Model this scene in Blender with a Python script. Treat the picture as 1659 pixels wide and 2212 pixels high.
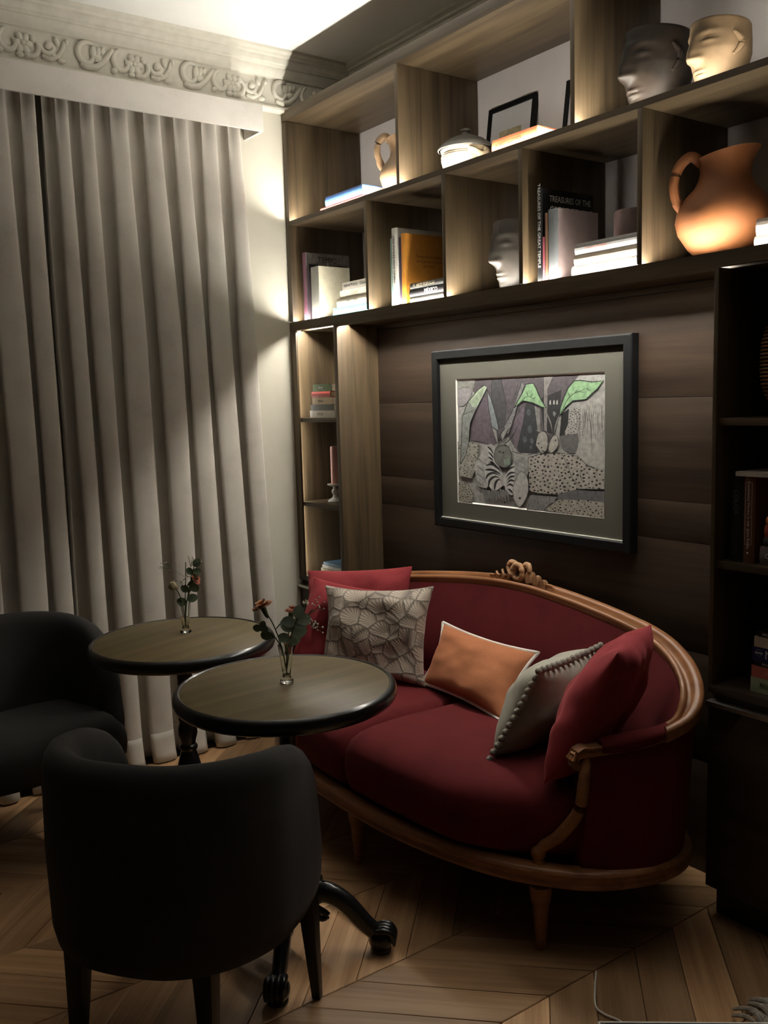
import bpy, bmesh, math, random
from mathutils import Vector, Matrix, noise
from mathutils.geometry import tessellate_polygon

random.seed(11)
PI = math.pi
for o in list(bpy.data.objects):
    bpy.data.objects.remove(o, do_unlink=True)
scene = bpy.context.scene
COL = scene.collection

# ------------------------------------------------------------------ camera
W_PX, F_PX = 1659.0, 1985.48
cam_d = bpy.data.cameras.new('camera')
cam_d.sensor_fit = 'HORIZONTAL'
cam_d.sensor_width = 36.0
cam_d.lens = 36.0 * F_PX / W_PX
cam_d.clip_start = 0.05
cam = bpy.data.objects.new('camera', cam_d)
COL.objects.link(cam)
RX = Vector((0.584793, 0.810718, -0.027454))
UP = Vector((-0.082808, 0.093330, 0.992186))
FW = Vector((-0.806945, 0.577950, -0.121713))
m = Matrix((RX, UP, -FW)).transposed().to_4x4()
m.translation = Vector((3.722, -2.163, 1.5))
cam.matrix_world = m
scene.camera = cam

# ------------------------------------------------------------------ world, exposure
world = bpy.data.worlds.new('world')
scene.world = world
world.use_nodes = True
world.node_tree.nodes['Background'].inputs[0].default_value = (0.02, 0.02, 0.022, 1)
world.node_tree.nodes['Background'].inputs[1].default_value = 1.0
vs = scene.view_settings
vs.view_transform = 'Standard'
vs.look = 'None'
vs.gamma = 1.0
vs.exposure = 0.0
vs.use_curve_mapping = False
# light comes from the LED strips of the bookcase (emission strengths):
LED_UP_MID, LED_UP_LOW, LED_DOWN, LED_SIDE = 235.0, 235.0, 215.0, 26.0
LED_COL = (1.0, 0.96, 0.86)

# ------------------------------------------------------------------ materials
MATS = {}
def _new(name):
    mt = bpy.data.materials.new(name)
    mt.use_nodes = True
    nt = mt.node_tree
    b = nt.nodes['Principled BSDF']
    MATS[name] = mt
    return mt, nt, b
def _coords(nt, stretch, kind='Object', rnd=False):
    tc = nt.nodes.new('ShaderNodeTexCoord')
    mp = nt.nodes.new('ShaderNodeMapping')
    mp.inputs['Scale'].default_value = stretch
    nt.links.new(tc.outputs[kind], mp.inputs['Vector'])
    if rnd:
        oi = nt.nodes.new('ShaderNodeObjectInfo')
        mu = nt.nodes.new('ShaderNodeMath'); mu.operation = 'MULTIPLY'; mu.inputs[1].default_value = 37.0
        nt.links.new(oi.outputs['Random'], mu.inputs[0])
        cb = nt.nodes.new('ShaderNodeCombineXYZ')
        for i in range(3): nt.links.new(mu.outputs[0], cb.inputs[i])
        nt.links.new(cb.outputs[0], mp.inputs['Location'])
    return mp
def _ramp(nt, fac, c1, c2, p1=0.3, p2=0.7):
    r = nt.nodes.new('ShaderNodeValToRGB')
    r.color_ramp.elements[0].position = p1; r.color_ramp.elements[0].color = (*c1, 1)
    r.color_ramp.elements[1].position = p2; r.color_ramp.elements[1].color = (*c2, 1)
    nt.links.new(fac, r.inputs[0])
    return r
def _bump(nt, b, h, strength, dist=0.002):
    bp = nt.nodes.new('ShaderNodeBump')
    bp.inputs['Strength'].default_value = strength
    bp.inputs['Distance'].default_value = dist
    nt.links.new(h, bp.inputs['Height'])
    nt.links.new(bp.outputs[0], b.inputs['Normal'])
def mat(name, col, rough=0.6, var=0.12, scale=30, bump=0.0, metal=0.0, sheen=0.0, coat=0.0, stretch=(1, 1, 1), col2=None, dist=0.002, spec=0.5):
    if name in MATS: return MATS[name]
    mt, nt, b = _new(name)
    mp = _coords(nt, stretch)
    nz = nt.nodes.new('ShaderNodeTexNoise')
    nz.inputs['Scale'].default_value = scale; nz.inputs['Detail'].default_value = 4
    nt.links.new(mp.outputs[0], nz.inputs['Vector'])
    c1 = tuple(c * (1 - var) for c in col)
    c2 = col2 or tuple(min(1, c * (1 + var)) for c in col)
    r = _ramp(nt, nz.outputs['Fac'], c1, c2)
    nt.links.new(r.outputs[0], b.inputs['Base Color'])
    b.inputs['Roughness'].default_value = rough
    b.inputs['Metallic'].default_value = metal
    b.inputs['Specular IOR Level'].default_value = spec
    if sheen:
        b.inputs['Sheen Weight'].default_value = sheen
        b.inputs['Sheen Roughness'].default_value = 0.4
        b.inputs['Sheen Tint'].default_value = (*[min(1, c * 2.5 + .05) for c in col], 1)
    if coat:
        b.inputs['Coat Weight'].default_value = coat
        b.inputs['Coat Roughness'].default_value = 0.12
    if bump: _bump(nt, b, nz.outputs['Fac'], bump, dist)
    return mt
def wood(name, c1, c2, axis='z', rough=0.45, fine=70, bump=0.15, rnd=False, coat=0.0, spec=0.4):
    if name in MATS: return MATS[name]
    mt, nt, b = _new(name)
    st = {'x': (1.2, 22, 22), 'y': (22, 1.2, 22), 'z': (22, 22, 1.2)}[axis]
    mp = _coords(nt, st, rnd=rnd)
    n1 = nt.nodes.new('ShaderNodeTexNoise'); n1.inputs['Scale'].default_value = 1.0
    n1.inputs['Detail'].default_value = 6; n1.inputs['Distortion'].default_value = 0.6
    nt.links.new(mp.outputs[0], n1.inputs['Vector'])
    st2 = tuple(fine * 4 if s > 5 else 4 for s in st)
    mp2 = _coords(nt, st2, rnd=rnd)
    n2 = nt.nodes.new('ShaderNodeTexNoise'); n2.inputs['Scale'].default_value = 1.0; n2.inputs['Detail'].default_value = 2
    nt.links.new(mp2.outputs[0], n2.inputs['Vector'])
    mx = nt.nodes.new('ShaderNodeMath'); mx.operation = 'MULTIPLY_ADD'
    mx.inputs[1].default_value = 0.35; mx.inputs[2].default_value = -0.17
    nt.links.new(n2.outputs['Fac'], mx.inputs[0])
    ad = nt.nodes.new('ShaderNodeMath'); ad.operation = 'ADD'
    nt.links.new(n1.outputs['Fac'], ad.inputs[0]); nt.links.new(mx.outputs[0], ad.inputs[1])
    r = _ramp(nt, ad.outputs[0], c1, c2, 0.3, 0.68)
    out = r.outputs[0]
    if rnd:
        oi = nt.nodes.new('ShaderNodeObjectInfo')
        mr = nt.nodes.new('ShaderNodeMapRange')
        mr.inputs['To Min'].default_value = 0.55; mr.inputs['To Max'].default_value = 1.35
        nt.links.new(oi.outputs['Random'], mr.inputs[0])
        hs = nt.nodes.new('ShaderNodeHueSaturation')
        nt.links.new(out, hs.inputs['Color']); nt.links.new(mr.outputs[0], hs.inputs['Value'])
        out = hs.outputs[0]
    nt.links.new(out, b.inputs['Base Color'])
    b.inputs['Roughness'].default_value = rough
    b.inputs['Specular IOR Level'].default_value = spec
    if coat:
        b.inputs['Coat Weight'].default_value = coat; b.inputs['Coat Roughness'].default_value = 0.2
    if bump: _bump(nt, b, ad.outputs[0], bump, 0.0015)
    return mt
def weave(name, col, rough=0.9, scale=900, bump=0.25, sheen=0.3, var=0.1):
    if name in MATS: return MATS[name]
    mt, nt, b = _new(name)
    tc = nt.nodes.new('ShaderNodeTexCoord')
    n0 = nt.nodes.new('ShaderNodeTexNoise'); n0.inputs['Scale'].default_value = 9; n0.inputs['Detail'].default_value = 5
    nt.links.new(tc.outputs['Object'], n0.inputs['Vector'])
    n1 = nt.nodes.new('ShaderNodeTexNoise'); n1.inputs['Scale'].default_value = scale * .5; n1.inputs['Detail'].default_value = 1
    nt.links.new(tc.outputs['Object'], n1.inputs['Vector'])
    ad = nt.nodes.new('ShaderNodeMath'); ad.operation = 'ADD'
    nt.links.new(n0.outputs['Fac'], ad.inputs[0]); nt.links.new(n1.outputs['Fac'], ad.inputs[1])
    r = _ramp(nt, ad.outputs[0], tuple(c * (1 - var) for c in col), tuple(min(1, c * (1 + var)) for c in col), 0.7, 1.3)
    nt.links.new(r.outputs[0], b.inputs['Base Color'])
    b.inputs['Roughness'].default_value = rough
    b.inputs['Specular IOR Level'].default_value = 0.2
    b.inputs['Sheen Weight'].default_value = sheen
    b.inputs['Sheen Roughness'].default_value = 0.45
    b.inputs['Sheen Tint'].default_value = (*[min(1, c * 2 + .1) for c in col], 1)
    _bump(nt, b, n1.outputs['Fac'], bump, 0.0008)
    return mt
def led(name, strength):
    if name in MATS: return MATS[name]
    mt, nt, b = _new(name)
    b.inputs['Base Color'].default_value = (0.8, 0.8, 0.75, 1)
    b.inputs['Emission Color'].default_value = (*LED_COL, 1)
    b.inputs['Emission Strength'].default_value = strength
    return mt
def printed(name, rough=0.6, tone=1.0):
    if name in MATS: return MATS[name]
    mt, nt, b = _new(name)
    a = nt.nodes.new('ShaderNodeVertexColor'); a.layer_name = 'ink'
    nz = nt.nodes.new('ShaderNodeTexNoise'); nz.inputs['Scale'].default_value = 60; nz.inputs['Detail'].default_value = 6
    tc = nt.nodes.new('ShaderNodeTexCoord'); nt.links.new(tc.outputs['Object'], nz.inputs['Vector'])
    mr = nt.nodes.new('ShaderNodeMapRange'); mr.inputs['To Min'].default_value = tone * 0.35; mr.inputs['To Max'].default_value = tone * 1.6
    nt.links.new(nz.outputs['Fac'], mr.inputs[0])
    hs = nt.nodes.new('ShaderNodeHueSaturation')
    nt.links.new(a.outputs['Color'], hs.inputs['Color']); nt.links.new(mr.outputs[0], hs.inputs['Value'])
    nt.links.new(hs.outputs[0], b.inputs['Base Color'])
    b.inputs['Roughness'].default_value = rough
    return mt
def glass(name, col=(1, 1, 1), rough=0.02):
    if name in MATS: return MATS[name]
    mt, nt, b = _new(name)
    b.inputs['Base Color'].default_value = (*col, 1)
    b.inputs['Roughness'].default_value = rough
    b.inputs['Transmission Weight'].default_value = 1.0
    b.inputs['IOR'].default_value = 1.45
    return mt

OAK1, OAK2 = (0.045, 0.030, 0.016), (0.115, 0.080, 0.043)
oak_v = wood('oak_vertical_grain', OAK1, OAK2, 'z')
oak_h = wood('oak_horizontal_grain', OAK1, OAK2, 'x')
panel_w = wood('dark_panel_veneer', (0.030, 0.019, 0.013), (0.060, 0.040, 0.027), 'x', rough=0.42, bump=0.1)
paint_back = mat('mauve_grey_paint', (0.62, 0.57, 0.55), 0.85, 0.03, 8, 0.05)
paint_win = mat('cream_paint', (0.60, 0.57, 0.48), 0.8, 0.03, 6, 0.05)
plaster = mat('cream_plaster', (0.64, 0.61, 0.53), 0.8, 0.06, 25, 0.12)
paint_dark = mat('umber_wall_paint', (0.07, 0.06, 0.055), 0.8, 0.03, 8)
paint_ceil = mat('white_ceiling_paint', (0.86, 0.85, 0.82), 0.85, 0.02, 6)
floor_wd = wood('parquet_oak', (0.36, 0.195, 0.088), (0.60, 0.365, 0.190), 'x', rough=0.4, bump=0.12, rnd=True)
floor_wd2 = wood('parquet_oak_far', (0.34, 0.185, 0.084), (0.57, 0.345, 0.18), 'y', rough=0.4)
joint = mat('dark_floor_joint', (0.03, 0.018, 0.01), 0.9)
curtain_m = weave('taupe_curtain_cloth', (0.52, 0.485, 0.43), 0.9, 900, 0.2, 0.15)
pelmet_m = weave('pale_pelmet_cloth', (0.60, 0.565, 0.52), 0.9, 700, 0.3, 0.1)
velvet = weave('burgundy_velvet', (0.100, 0.0105, 0.0125), 0.9, 1200, 0.1, 0.15, 0.2)
red_cloth = weave('red_velvet_cloth', (0.24, 0.030, 0.036), 0.85, 900, 0.12, 0.6, 0.15)
orange_cloth = weave('apricot_velvet', (0.40, 0.150, 0.070), 0.85, 1000, 0.12, 0.5, 0.15)
grey_cloth = weave('sage_grey_linen', (0.36, 0.345, 0.29), 0.9, 800, 0.25, 0.2)
white_cord = mat('white_piping', (0.78, 0.74, 0.68), 0.8, 0.05)
sofa_wd = wood('honey_beech', (0.21, 0.085, 0.034), (0.36, 0.160, 0.068), 'x', rough=0.38, bump=0.06)
black_wd = mat('black_lacquer', (0.008, 0.008, 0.008), 0.28, 0.1, 20, coat=0.3)
iron = mat('black_cast_iron', (0.010, 0.010, 0.011), 0.3, 0.2, 40, 0.25, coat=0.4)
chair_m = weave('charcoal_felt', (0.040, 0.038, 0.037), 0.95, 900, 0.2, 0.35)
leg_m = mat('black_stained_leg', (0.007, 0.006, 0.006), 0.4)
frame_m = mat('black_frame', (0.006, 0.006, 0.0065), 0.5, 0.1, spec=0.2)
matboard = mat('grey_green_matboard', (0.078, 0.075, 0.058), 0.9, 0.03, 300, 0.05)
white_bevel = mat('white_bevel_core', (0.8, 0.78, 0.72), 0.8, 0.03)
paper = mat('book_pages', (0.66, 0.60, 0.48), 0.85, 0.12, 8, 0.2, stretch=(4, 4, 180))
paper2 = mat('book_pages_white', (0.72, 0.70, 0.64), 0.85, 0.12, 8, 0.2, stretch=(4, 4, 180))
metal_m = mat('brushed_steel', (0.55, 0.53, 0.48), 0.35, 0.1, 60, metal=1.0)
black_ink = mat('black_ink', (0.012, 0.012, 0.012), 0.7)
white_ink = mat('white_ink', (0.75, 0.75, 0.72), 0.6)
grey_ink = mat('grey_ink', (0.12, 0.115, 0.105), 0.7)
gold_ink = mat('gold_ink', (0.42, 0.36, 0.24), 0.5)

# ------------------------------------------------------------------ mesh helpers
class MB:
    def __init__(s):
        s.v = []; s.f = []; s.c = []; s.uv = None
    def add(s, vs, fs, col=None):
        k = len(s.v)
        s.v += [Vector(p) for p in vs]
        s.f += [tuple(i + k for i in f) for f in fs]
        s.c += [col] * len(fs)
        return s
    def box(s, x0, x1, y0, y1, z0, z1, M=None):
        p = [Vector(q) for q in ((x0, y0, z0), (x1, y0, z0), (x1, y1, z0), (x0, y1, z0), (x0, y0, z1), (x1, y0, z1), (x1, y1, z1), (x0, y1, z1))]
        if M: p = [M @ q for q in p]
        return s.add(p, [(3, 2, 1, 0), (4, 5, 6, 7), (0, 1, 5, 4), (1, 2, 6, 5), (2, 3, 7, 6), (3, 0, 4, 7)])
    def loft(s, rings, closed=True, caps=True, loop=False):
        n = len(rings[0]); vs = [p for r in rings for p in r]; fs = []
        R = len(rings)
        for i in range(R if loop else R - 1):
            a, b = i * n, ((i + 1) % R) * n
            for j in range(n if closed else n - 1):
                k = (j + 1) % n
                fs.append((a + j, a + k, b + k, b + j))
        if caps and closed and not loop:
            fs.append(tuple(range(n - 1, -1, -1)))
            fs.append(tuple((R - 1) * n + j for j in range(n)))
        return s.add(vs, fs)
    def lathe(s, prof, n=24, c=(0, 0, 0), M=None, caps=True):
        rings = []
        for r, z in prof:
            ring = [Vector((c[0] + r * math.cos(2 * PI * i / n), c[1] + r * math.sin(2 * PI * i / n), c[2] + z)) for i in range(n)]
            rings.append([M @ p for p in ring] if M else ring)
        return s.loft(rings, caps=caps)
    def tube(s, pts, rad, n=8, caps=True, flat=1.0, up=Vector((0, 0, 1))):
        pts = [Vector(p) for p in pts]
        if not isinstance(rad, (list, tuple)): rad = [rad] * len(pts)
        rings = []
        for i, p in enumerate(pts):
            t = (pts[min(i + 1, len(pts) - 1)] - pts[max(i - 1, 0)])
            t = t.normalized() if t.length > 1e-9 else Vector((0, 0, 1))
            u = up if abs(t.dot(up)) < 0.95 else Vector((1, 0, 0))
            a = t.cross(u).normalized(); b = a.cross(t).normalized()
            rings.append([p + a * (rad[i] * math.cos(2 * PI * k / n)) + b * (rad[i] * flat * math.sin(2 * PI * k / n)) for k in range(n)])
        return s.loft(rings, caps=caps)
    def ball(s, c, r, seg=12, ring=8, M=None):
        c = Vector(c)
        if not isinstance(r, (list, tuple)): r = (r, r, r)
        vs = [Vector((0, 0, -r[2]))]
        for i in range(1, ring):
            a = -PI / 2 + PI * i / ring
            for j in range(seg):
                b = 2 * PI * j / seg
                vs.append(Vector((r[0] * math.cos(a) * math.cos(b), r[1] * math.cos(a) * math.sin(b), r[2] * math.sin(a))))
        vs.append(Vector((0, 0, r[2])))
        fs = []
        for j in range(seg):
            fs.append((0, 1 + (j + 1) % seg, 1 + j))
            for i in range(ring - 2):
                a = 1 + i * seg; b = a + seg
                fs.append((a + j, a + (j + 1) % seg, b + (j + 1) % seg, b + j))
            fs.append((len(vs) - 1, len(vs) - 1 - seg + j, len(vs) - 1 - seg + (j + 1) % seg))
        if M: vs = [M @ p for p in vs]
        return s.add([p + c for p in vs], fs)
    def poly(s, pts, col=None):
        pts = [Vector(p) for p in pts]
        tris = tessellate_polygon([pts])
        return s.add(pts, [tuple(t) for t in tris], col)
    def build(s, name, material, parent=None, smooth=False, bevel=0.0, local=False, angle=40):
        off = Vector((0, 0, 0))
        if parent is not None and not local:
            q = parent
            while q is not None:
                off += q.location; q = q.parent
        me = bpy.data.meshes.new(name)
        me.from_pydata([tuple(p - off) for p in s.v], [], s.f)
        if any(c is not None for c in s.c):
            at = me.color_attributes.new('ink', 'FLOAT_COLOR', 'CORNER')
            for poly in me.polygons:
                c = s.c[poly.index] or (0.5, 0.5, 0.5)
                for li in poly.loop_indices: at.data[li].color = (*c, 1)
        if s.uv is not None:
            ul = me.uv_layers.new(name='UVMap')
            for lp in me.loops: ul.data[lp.index].uv = s.uv[lp.vertex_index]
        if bevel or s.c[0] is None:
            bm = bmesh.new(); bm.from_mesh(me)
            if s.c[0] is None: bmesh.ops.recalc_face_normals(bm, faces=bm.faces)
            if bevel:
                bmesh.ops.bevel(bm, geom=list(bm.edges), offset=bevel, segments=2, profile=0.6, affect='EDGES', clamp_overlap=True)
            bm.to_mesh(me); bm.free()
        if smooth:
            me.shade_smooth(); me.set_sharp_from_angle(angle=math.radians(angle))
        me.materials.append(material)
        o = bpy.data.objects.new(name, me)
        COL.objects.link(o)
        if parent is not None: o.parent = parent
        return o
def tag(o, label=None, cat=None, group=None, kind=None):
    if label: o['label'] = label
    if cat: o['category'] = cat
    if group: o['group'] = group
    if kind: o['kind'] = kind
    return o
def thing(name, label, cat, loc=(0, 0, 0), rz=0.0, group=None):
    o = bpy.data.objects.new(name, None)
    COL.objects.link(o); o.location = loc; o.rotation_euler = (0, 0, rz)
    o.empty_display_size = 0.05
    return tag(o, label, cat, group)
def box(name, x0, x1, y0, y1, z0, z1, material, parent=None, bevel=0.0, local=False):
    return MB().box(x0, x1, y0, y1, z0, z1).build(name, material, parent, bevel=bevel, local=local, smooth=bevel > 0)
def catmull(pts, n):
    pts = [Vector(p) for p in pts]
    P = [pts[0] * 2 - pts[1]] + pts + [pts[-1] * 2 - pts[-2]]
    out = []
    S = len(pts) - 1
    for i in range(n):
        t = i / (n - 1) * S
        k = min(int(t), S - 1); t -= k
        a, b, c, d = P[k:k + 4]
        out.append(0.5 * ((2 * b) + (c - a) * t + (2 * a - 5 * b + 4 * c - d) * t * t + (3 * b - a - 3 * c + d) * t ** 3))
    return out
def lettering(body, size, material, parent, M, align='LEFT', sx=1.0, name='lettering'):
    cu = bpy.data.curves.new('font', 'FONT')
    cu.body = body; cu.size = size; cu.align_x = align; cu.align_y = 'CENTER'; cu.extrude = 0.00015
    cu.resolution_u = 2
    ob = bpy.data.objects.new('font', cu); COL.objects.link(ob)
    bpy.context.view_layer.update()
    me = bpy.data.meshes.new_from_object(ob.evaluated_get(bpy.context.evaluated_depsgraph_get()))
    bpy.data.objects.remove(ob, do_unlink=True); bpy.data.curves.remove(cu)
    me.transform(M @ Matrix.Diagonal((sx, 1, 1, 1)))
    me.materials.clear(); me.materials.append(material)
    me.name = name
    o = bpy.data.objects.new(name, me); COL.objects.link(o); o.parent = parent
    return o
def frame_M(o, ex, ey, ez):
    mm = Matrix((Vector(ex), Vector(ey), Vector(ez))).transposed().to_4x4(); mm.translation = Vector(o); return mm
RV = Vector((0.585, 0.811, 0))       # a horizontal direction used to fan out flowers

# ================================================================== ROOM
ZC = 3.0
def struct(name, o, label):
    tag(o, label, None, None, 'structure'); return o
fl = box('floor', -0.15, 5.5, -4.5, 0.55, -0.12, -0.006, joint)
struct('floor', fl, 'oak chevron parquet floor')
CWD, PL = 0.35, 0.163
def plank_mesh(sign):
    g = 0.0012; w = CWD; d = 0.006
    q = [(g, 0 + g), (w - g, sign * w + g), (w - g, sign * w + PL - g), (g, PL - g)]
    mb = MB()
    b = 0.0015
    cx = sum(p[0] for p in q) / 4; cy = sum(p[1] for p in q) / 4
    ins = [(p[0] + (cx - p[0]) * 0.012, p[1] + (cy - p[1]) * 0.02) for p in q]
    vs = [(*p, -d) for p in q] + [(*p, -b) for p in q] + [(*p, 0) for p in ins]
    # lay the grain along local x by storing rotated coordinates
    A = Matrix.Rotation(-sign * PI / 4, 4, 'Z')
    mb.add([A @ Vector(p) for p in vs], [(8, 9, 10, 11)] + [(i, (i + 1) % 4, 4 + (i + 1) % 4, 4 + i) for i in range(4)] + [(4 + i, 4 + (i + 1) % 4, 8 + (i + 1) % 4, 8 + i) for i in range(4)])
    me = bpy.data.meshes.new('plank')
    me.from_pydata([tuple(p) for p in mb.v], [], mb.f); me.materials.append(floor_wd)
    return me, A
pm = {s: plank_mesh(s) for s in (1, -1)}
far = MB()
for k in range(-5, 11):
    x = 1.85 + k * CWD
    sign = 1 if k % 2 == 0 else -1
    y0 = -0.953 + (0 if k % 2 == 0 else CWD)
    for j in range(-30, 12):
        y = y0 + j * PL
        lo, hi = min(y, y + sign * CWD), max(y, y + sign * CWD) + PL
        if lo < -4.5 or hi > 0.56: continue
        if 0.05 < x < 2.6 and hi > -1.98 and lo > -2.3:
            me, A = pm[sign]
            o = bpy.data.objects.new('plank', me); COL.objects.link(o); o.parent = fl
            o.location = (x, y, 0); o.rotation_euler = (0, 0, sign * PI / 4)
        else:
            g = 0.0012
            far.add([(x + g, y + g, 0), (x + CWD - g, y + sign * CWD + g, 0), (x + CWD - g, y + sign * CWD + PL - g, 0), (x + g, y + PL - g, 0)], [(0, 1, 2, 3)])
tag(far.build('parquet_beyond', floor_wd2, fl), kind='stuff')

struct('wall_left', box('wall_left', -0.15, 0.0, -4.5, 0.55, 0, ZC, paint_win), 'cream painted window wall behind the curtain')
struct('wall_back', box('wall_back', 0.0, 5.5, 0.40, 0.55, 0, ZC, paint_back), 'mauve grey painted wall behind the bookcase')
struct('wall_right', box('wall_right', 5.5, 5.65, -4.5, 0.55, 0, ZC, paint_dark), 'dark painted side wall of the room')
struct('wall_front', box('wall_front', -0.15, 5.65, -4.65, -4.5, 0, ZC, paint_dark), 'dark painted wall opposite the bookcase')
struct('ceiling', box('ceiling', -0.15, 5.65, -4.65, 0.55, ZC, ZC + 0.12, paint_ceil), 'white ceiling')

# cornice: moulded profile along the window wall and the bookcase wall
PROF = [(0.0, 2.772), (0.028, 2.772), (0.034, 2.778), (0.036, 2.786), (0.032, 2.794), (0.024, 2.798), (0.022, 2.800), (0.022, 2.906), (0.026, 2.909), (0.036, 2.910), (0.040, 2.914), (0.052, 2.922), (0.060, 2.934), (0.062, 2.944), (0.072, 2.945), (0.076, 2.950), (0.086, 2.954), (0.092, 2.964), (0.094, 2.974), (0.108, 2.976), (0.112, 2.984), (0.130, 2.990), (0.133, 3.0), (0.0, 3.0)]
cor = MB()
cor.loft([[(d, y, z) for d, z in PROF] for y in (-4.5, 0.4)])
trim1 = struct('trim_1', cor.build('trim_1', plaster, None, smooth=True, angle=25), 'carved plaster cornice above the curtain')
cor2 = MB(); cor2.loft([[(x, 0.4 - d, z) for d, z in PROF] for x in (0.0, 5.5)])
trim2 = struct('trim_2', cor2.build('trim_2', plaster, None, smooth=True, angle=25), 'carved plaster cornice above the bookcase')
def spiral(cy, cz, r0, r1, a0, a1, n=22):
    return [(cy + (r0 + (r1 - r0) * i / (n - 1)) * math.cos(a0 + (a1 - a0) * i / (n - 1)), cz + (r0 + (r1 - r0) * i / (n - 1)) * math.sin(a0 + (a1 - a0) * i / (n - 1))) for i in range(n)]
def motif_mesh():
    # one repeat of the scroll frieze: local y along the wall (0..0.43), z height (0..0.106), x out of the wall
    mb = MB()
    def tb(p2, r, x=0.004):
        n = len(p2)
        rr = [1.45 * r * (0.45 + 0.55 * math.sin(PI * min(1, (i + 1.5) / (n + 1)) ** 0.8)) for i in range(n)]
        mb.tube([(x, y, z) for y, z in p2], rr, 7, up=Vector((1, 0, 0)))
    def leaf(y, z, l, w, a, d=0.012):
        l, w = l * 1.2, w * 1.3
        M = Matrix.Rotation(a, 4, 'X')
        mb.ball((0.003, y, z), (d, l, w), 8, 6, M)
    # C scroll with beaded edge and lobes
    tb(spiral(0.075, 0.056, 0.050, 0.016, 0.35 * PI, 2.2 * PI, 30), 0.0085)
    tb([(0.045, 0.018), (0.075, 0.010), (0.110, 0.018), (0.140, 0.042), (0.165, 0.078), (0.178, 0.094)], 0.009)
    for i in range(7): mb.ball((0.010, 0.062 + i * 0.014, 0.024 + 0.00045 * (i * 1.4) ** 2 * 2), 0.0042, 6, 5)
    for q in ((0.098, 0.070, .022, .011, 1.5), (0.116, 0.074, .020, .010, 1.2), (0.134, 0.082, .016, .009, .9), (0.112, 0.050, .018, .011, .2)): leaf(*q)
    # rosette with bracing scroll
    tb(spiral(0.215, 0.052, 0.046, 0.014, 0.6 * PI, 2.3 * PI, 28), 0.008)
    for i in range(6):
        a = i * PI / 3
        leaf(0.262 + 0.021 * math.cos(a), 0.054 + 0.024 * math.sin(a), 0.016, 0.011, a, 0.011)
    mb.ball((0.008, 0.262, 0.054), 0.010, 8, 6)
    tb(spiral(0.285, 0.050, 0.040, 0.030, -0.6 * PI, 0.45 * PI, 16), 0.0075)
    for q in ((0.300, 0.075, .014, .009, 2.2), (0.250, 0.012, .014, .008, 0), (0.276, 0.012, .012, .008, 0), (0.180, 0.018, .014, .009, .6)): leaf(*q)
    # leaf scroll
    tb(spiral(0.355, 0.058, 0.032, 0.010, 0.9 * PI, 2.7 * PI, 24), 0.0075)
    tb([(0.330, 0.020), (0.360, 0.014), (0.392, 0.030), (0.410, 0.060), (0.418, 0.090)], 0.007)
    for q in ((0.360, 0.062, .017, .011, .5), (0.388, 0.082, .016, .008, 1.9), (0.404, 0.016, .016, .009, .2), (0.374, 0.030, .014, .009, 2.5), (0.425, 0.088, .010, .007, 1.3)): leaf(*q)
    me = bpy.data.meshes.new('scroll_ornament')
    me.from_pydata([tuple(p) for p in mb.v], [], mb.f); me.shade_smooth(); me.materials.append(plaster)
    return me
mme = motif_mesh()
for i in range(6):
    o = bpy.data.objects.new('scroll_ornament', mme); COL.objects.link(o); o.parent = trim1
    o.location = (0.022, 0.345 - 0.43 * (i + 1), 2.80)
for i in range(3):
    o = bpy.data.objects.new('scroll_ornament', mme); COL.objects.link(o); o.parent = trim2
    o.location = (0.05 + 0.43 * i, 0.378, 2.80); o.rotation_euler = (0, 0, -PI / 2)

# dark veneer cladding behind the sofa, long boards with fine joints
wp = thing('wall_panelling', 'dark brown horizontal grain veneer panelling behind the sofa', 'panelling', (1.31, 0.25, 0))
zs = [0.0, 0.36, 0.70, 1.04, 1.163, 1.482, 1.80]
for a, b in zip(zs[:-1], zs[1:]):
    box('veneer_board', 0.395, 2.224, 0.21, 0.395, a + 0.0006, b - 0.0006, panel_w, wp, 0.0008)
box('led_cove_board', 0.395, 2.224, 0.21, 0.395, 1.8006, 1.8195, panel_w, wp)

# ================================================================== BOOKCASE
led_mid, led_low, led_dn, led_sd = led('led_upper_shelf', LED_UP_MID), led('led_lower_shelf', LED_UP_LOW), led('led_under_beam', LED_DOWN), led('led_niche', LED_SIDE)
bc = thing('bookcase', 'wide dark oak bookcase with lit staggered compartments above the sofa', 'bookcase', (1.5, 0.2, 1.82))
XR = 2.95
bv = 0.0008
YL = 0.397
box('side_panel', 0.002, 0.034, 0.0, YL, 1.862, 2.735, oak_v, bc, bv)
box('side_panel', XR - 0.03, XR, 0.0, YL, 1.862, 2.735, oak_v, bc, bv)
box('top_board', 0.002, XR, -0.002, YL, 2.737, 2.780, oak_h, bc, bv)
mid = MB()
mid.box(0.035, XR - 0.031, 0.0, 0.004, 2.286, 2.305)
mid.box(0.035, XR - 0.031, 0.004, 0.024, 2.286, 2.300)
mid.box(0.035, XR - 0.031, 0.024, YL, 2.286, 2.305)
mid.build('middle_shelf', oak_h, bc)
low = MB()
low.box(0.002, XR, 0.0, 0.004, 1.8205, 1.860)
low.box(0.396, 2.2255, 0.0, 0.012, 1.812, 1.8205)
low.box(0.002, XR, 0.004, 0.020, 1.8205, 1.855)
low.box(0.002, XR, 0.020, 0.024, 1.836, 1.855)
low.box(0.002, XR, 0.024, 0.058, 1.836, 1.860)
low.box(0.002, XR, 0.058, YL, 1.8205, 1.860)
low.build('lower_beam', oak_h, bc)
UPX = [0.843, 1.720, 2.600]
for x in UPX: box('divider', x, x + 0.018, 0.0, YL, 2.3055, 2.7365, oak_v, bc, bv)
LOX = [0.620, 1.107, 1.495, 1.971, 2.460]
for x in LOX: box('divider', x, x + 0.018, 0.0, YL, 1.8605, 2.2855, oak_v, bc, bv)
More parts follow.
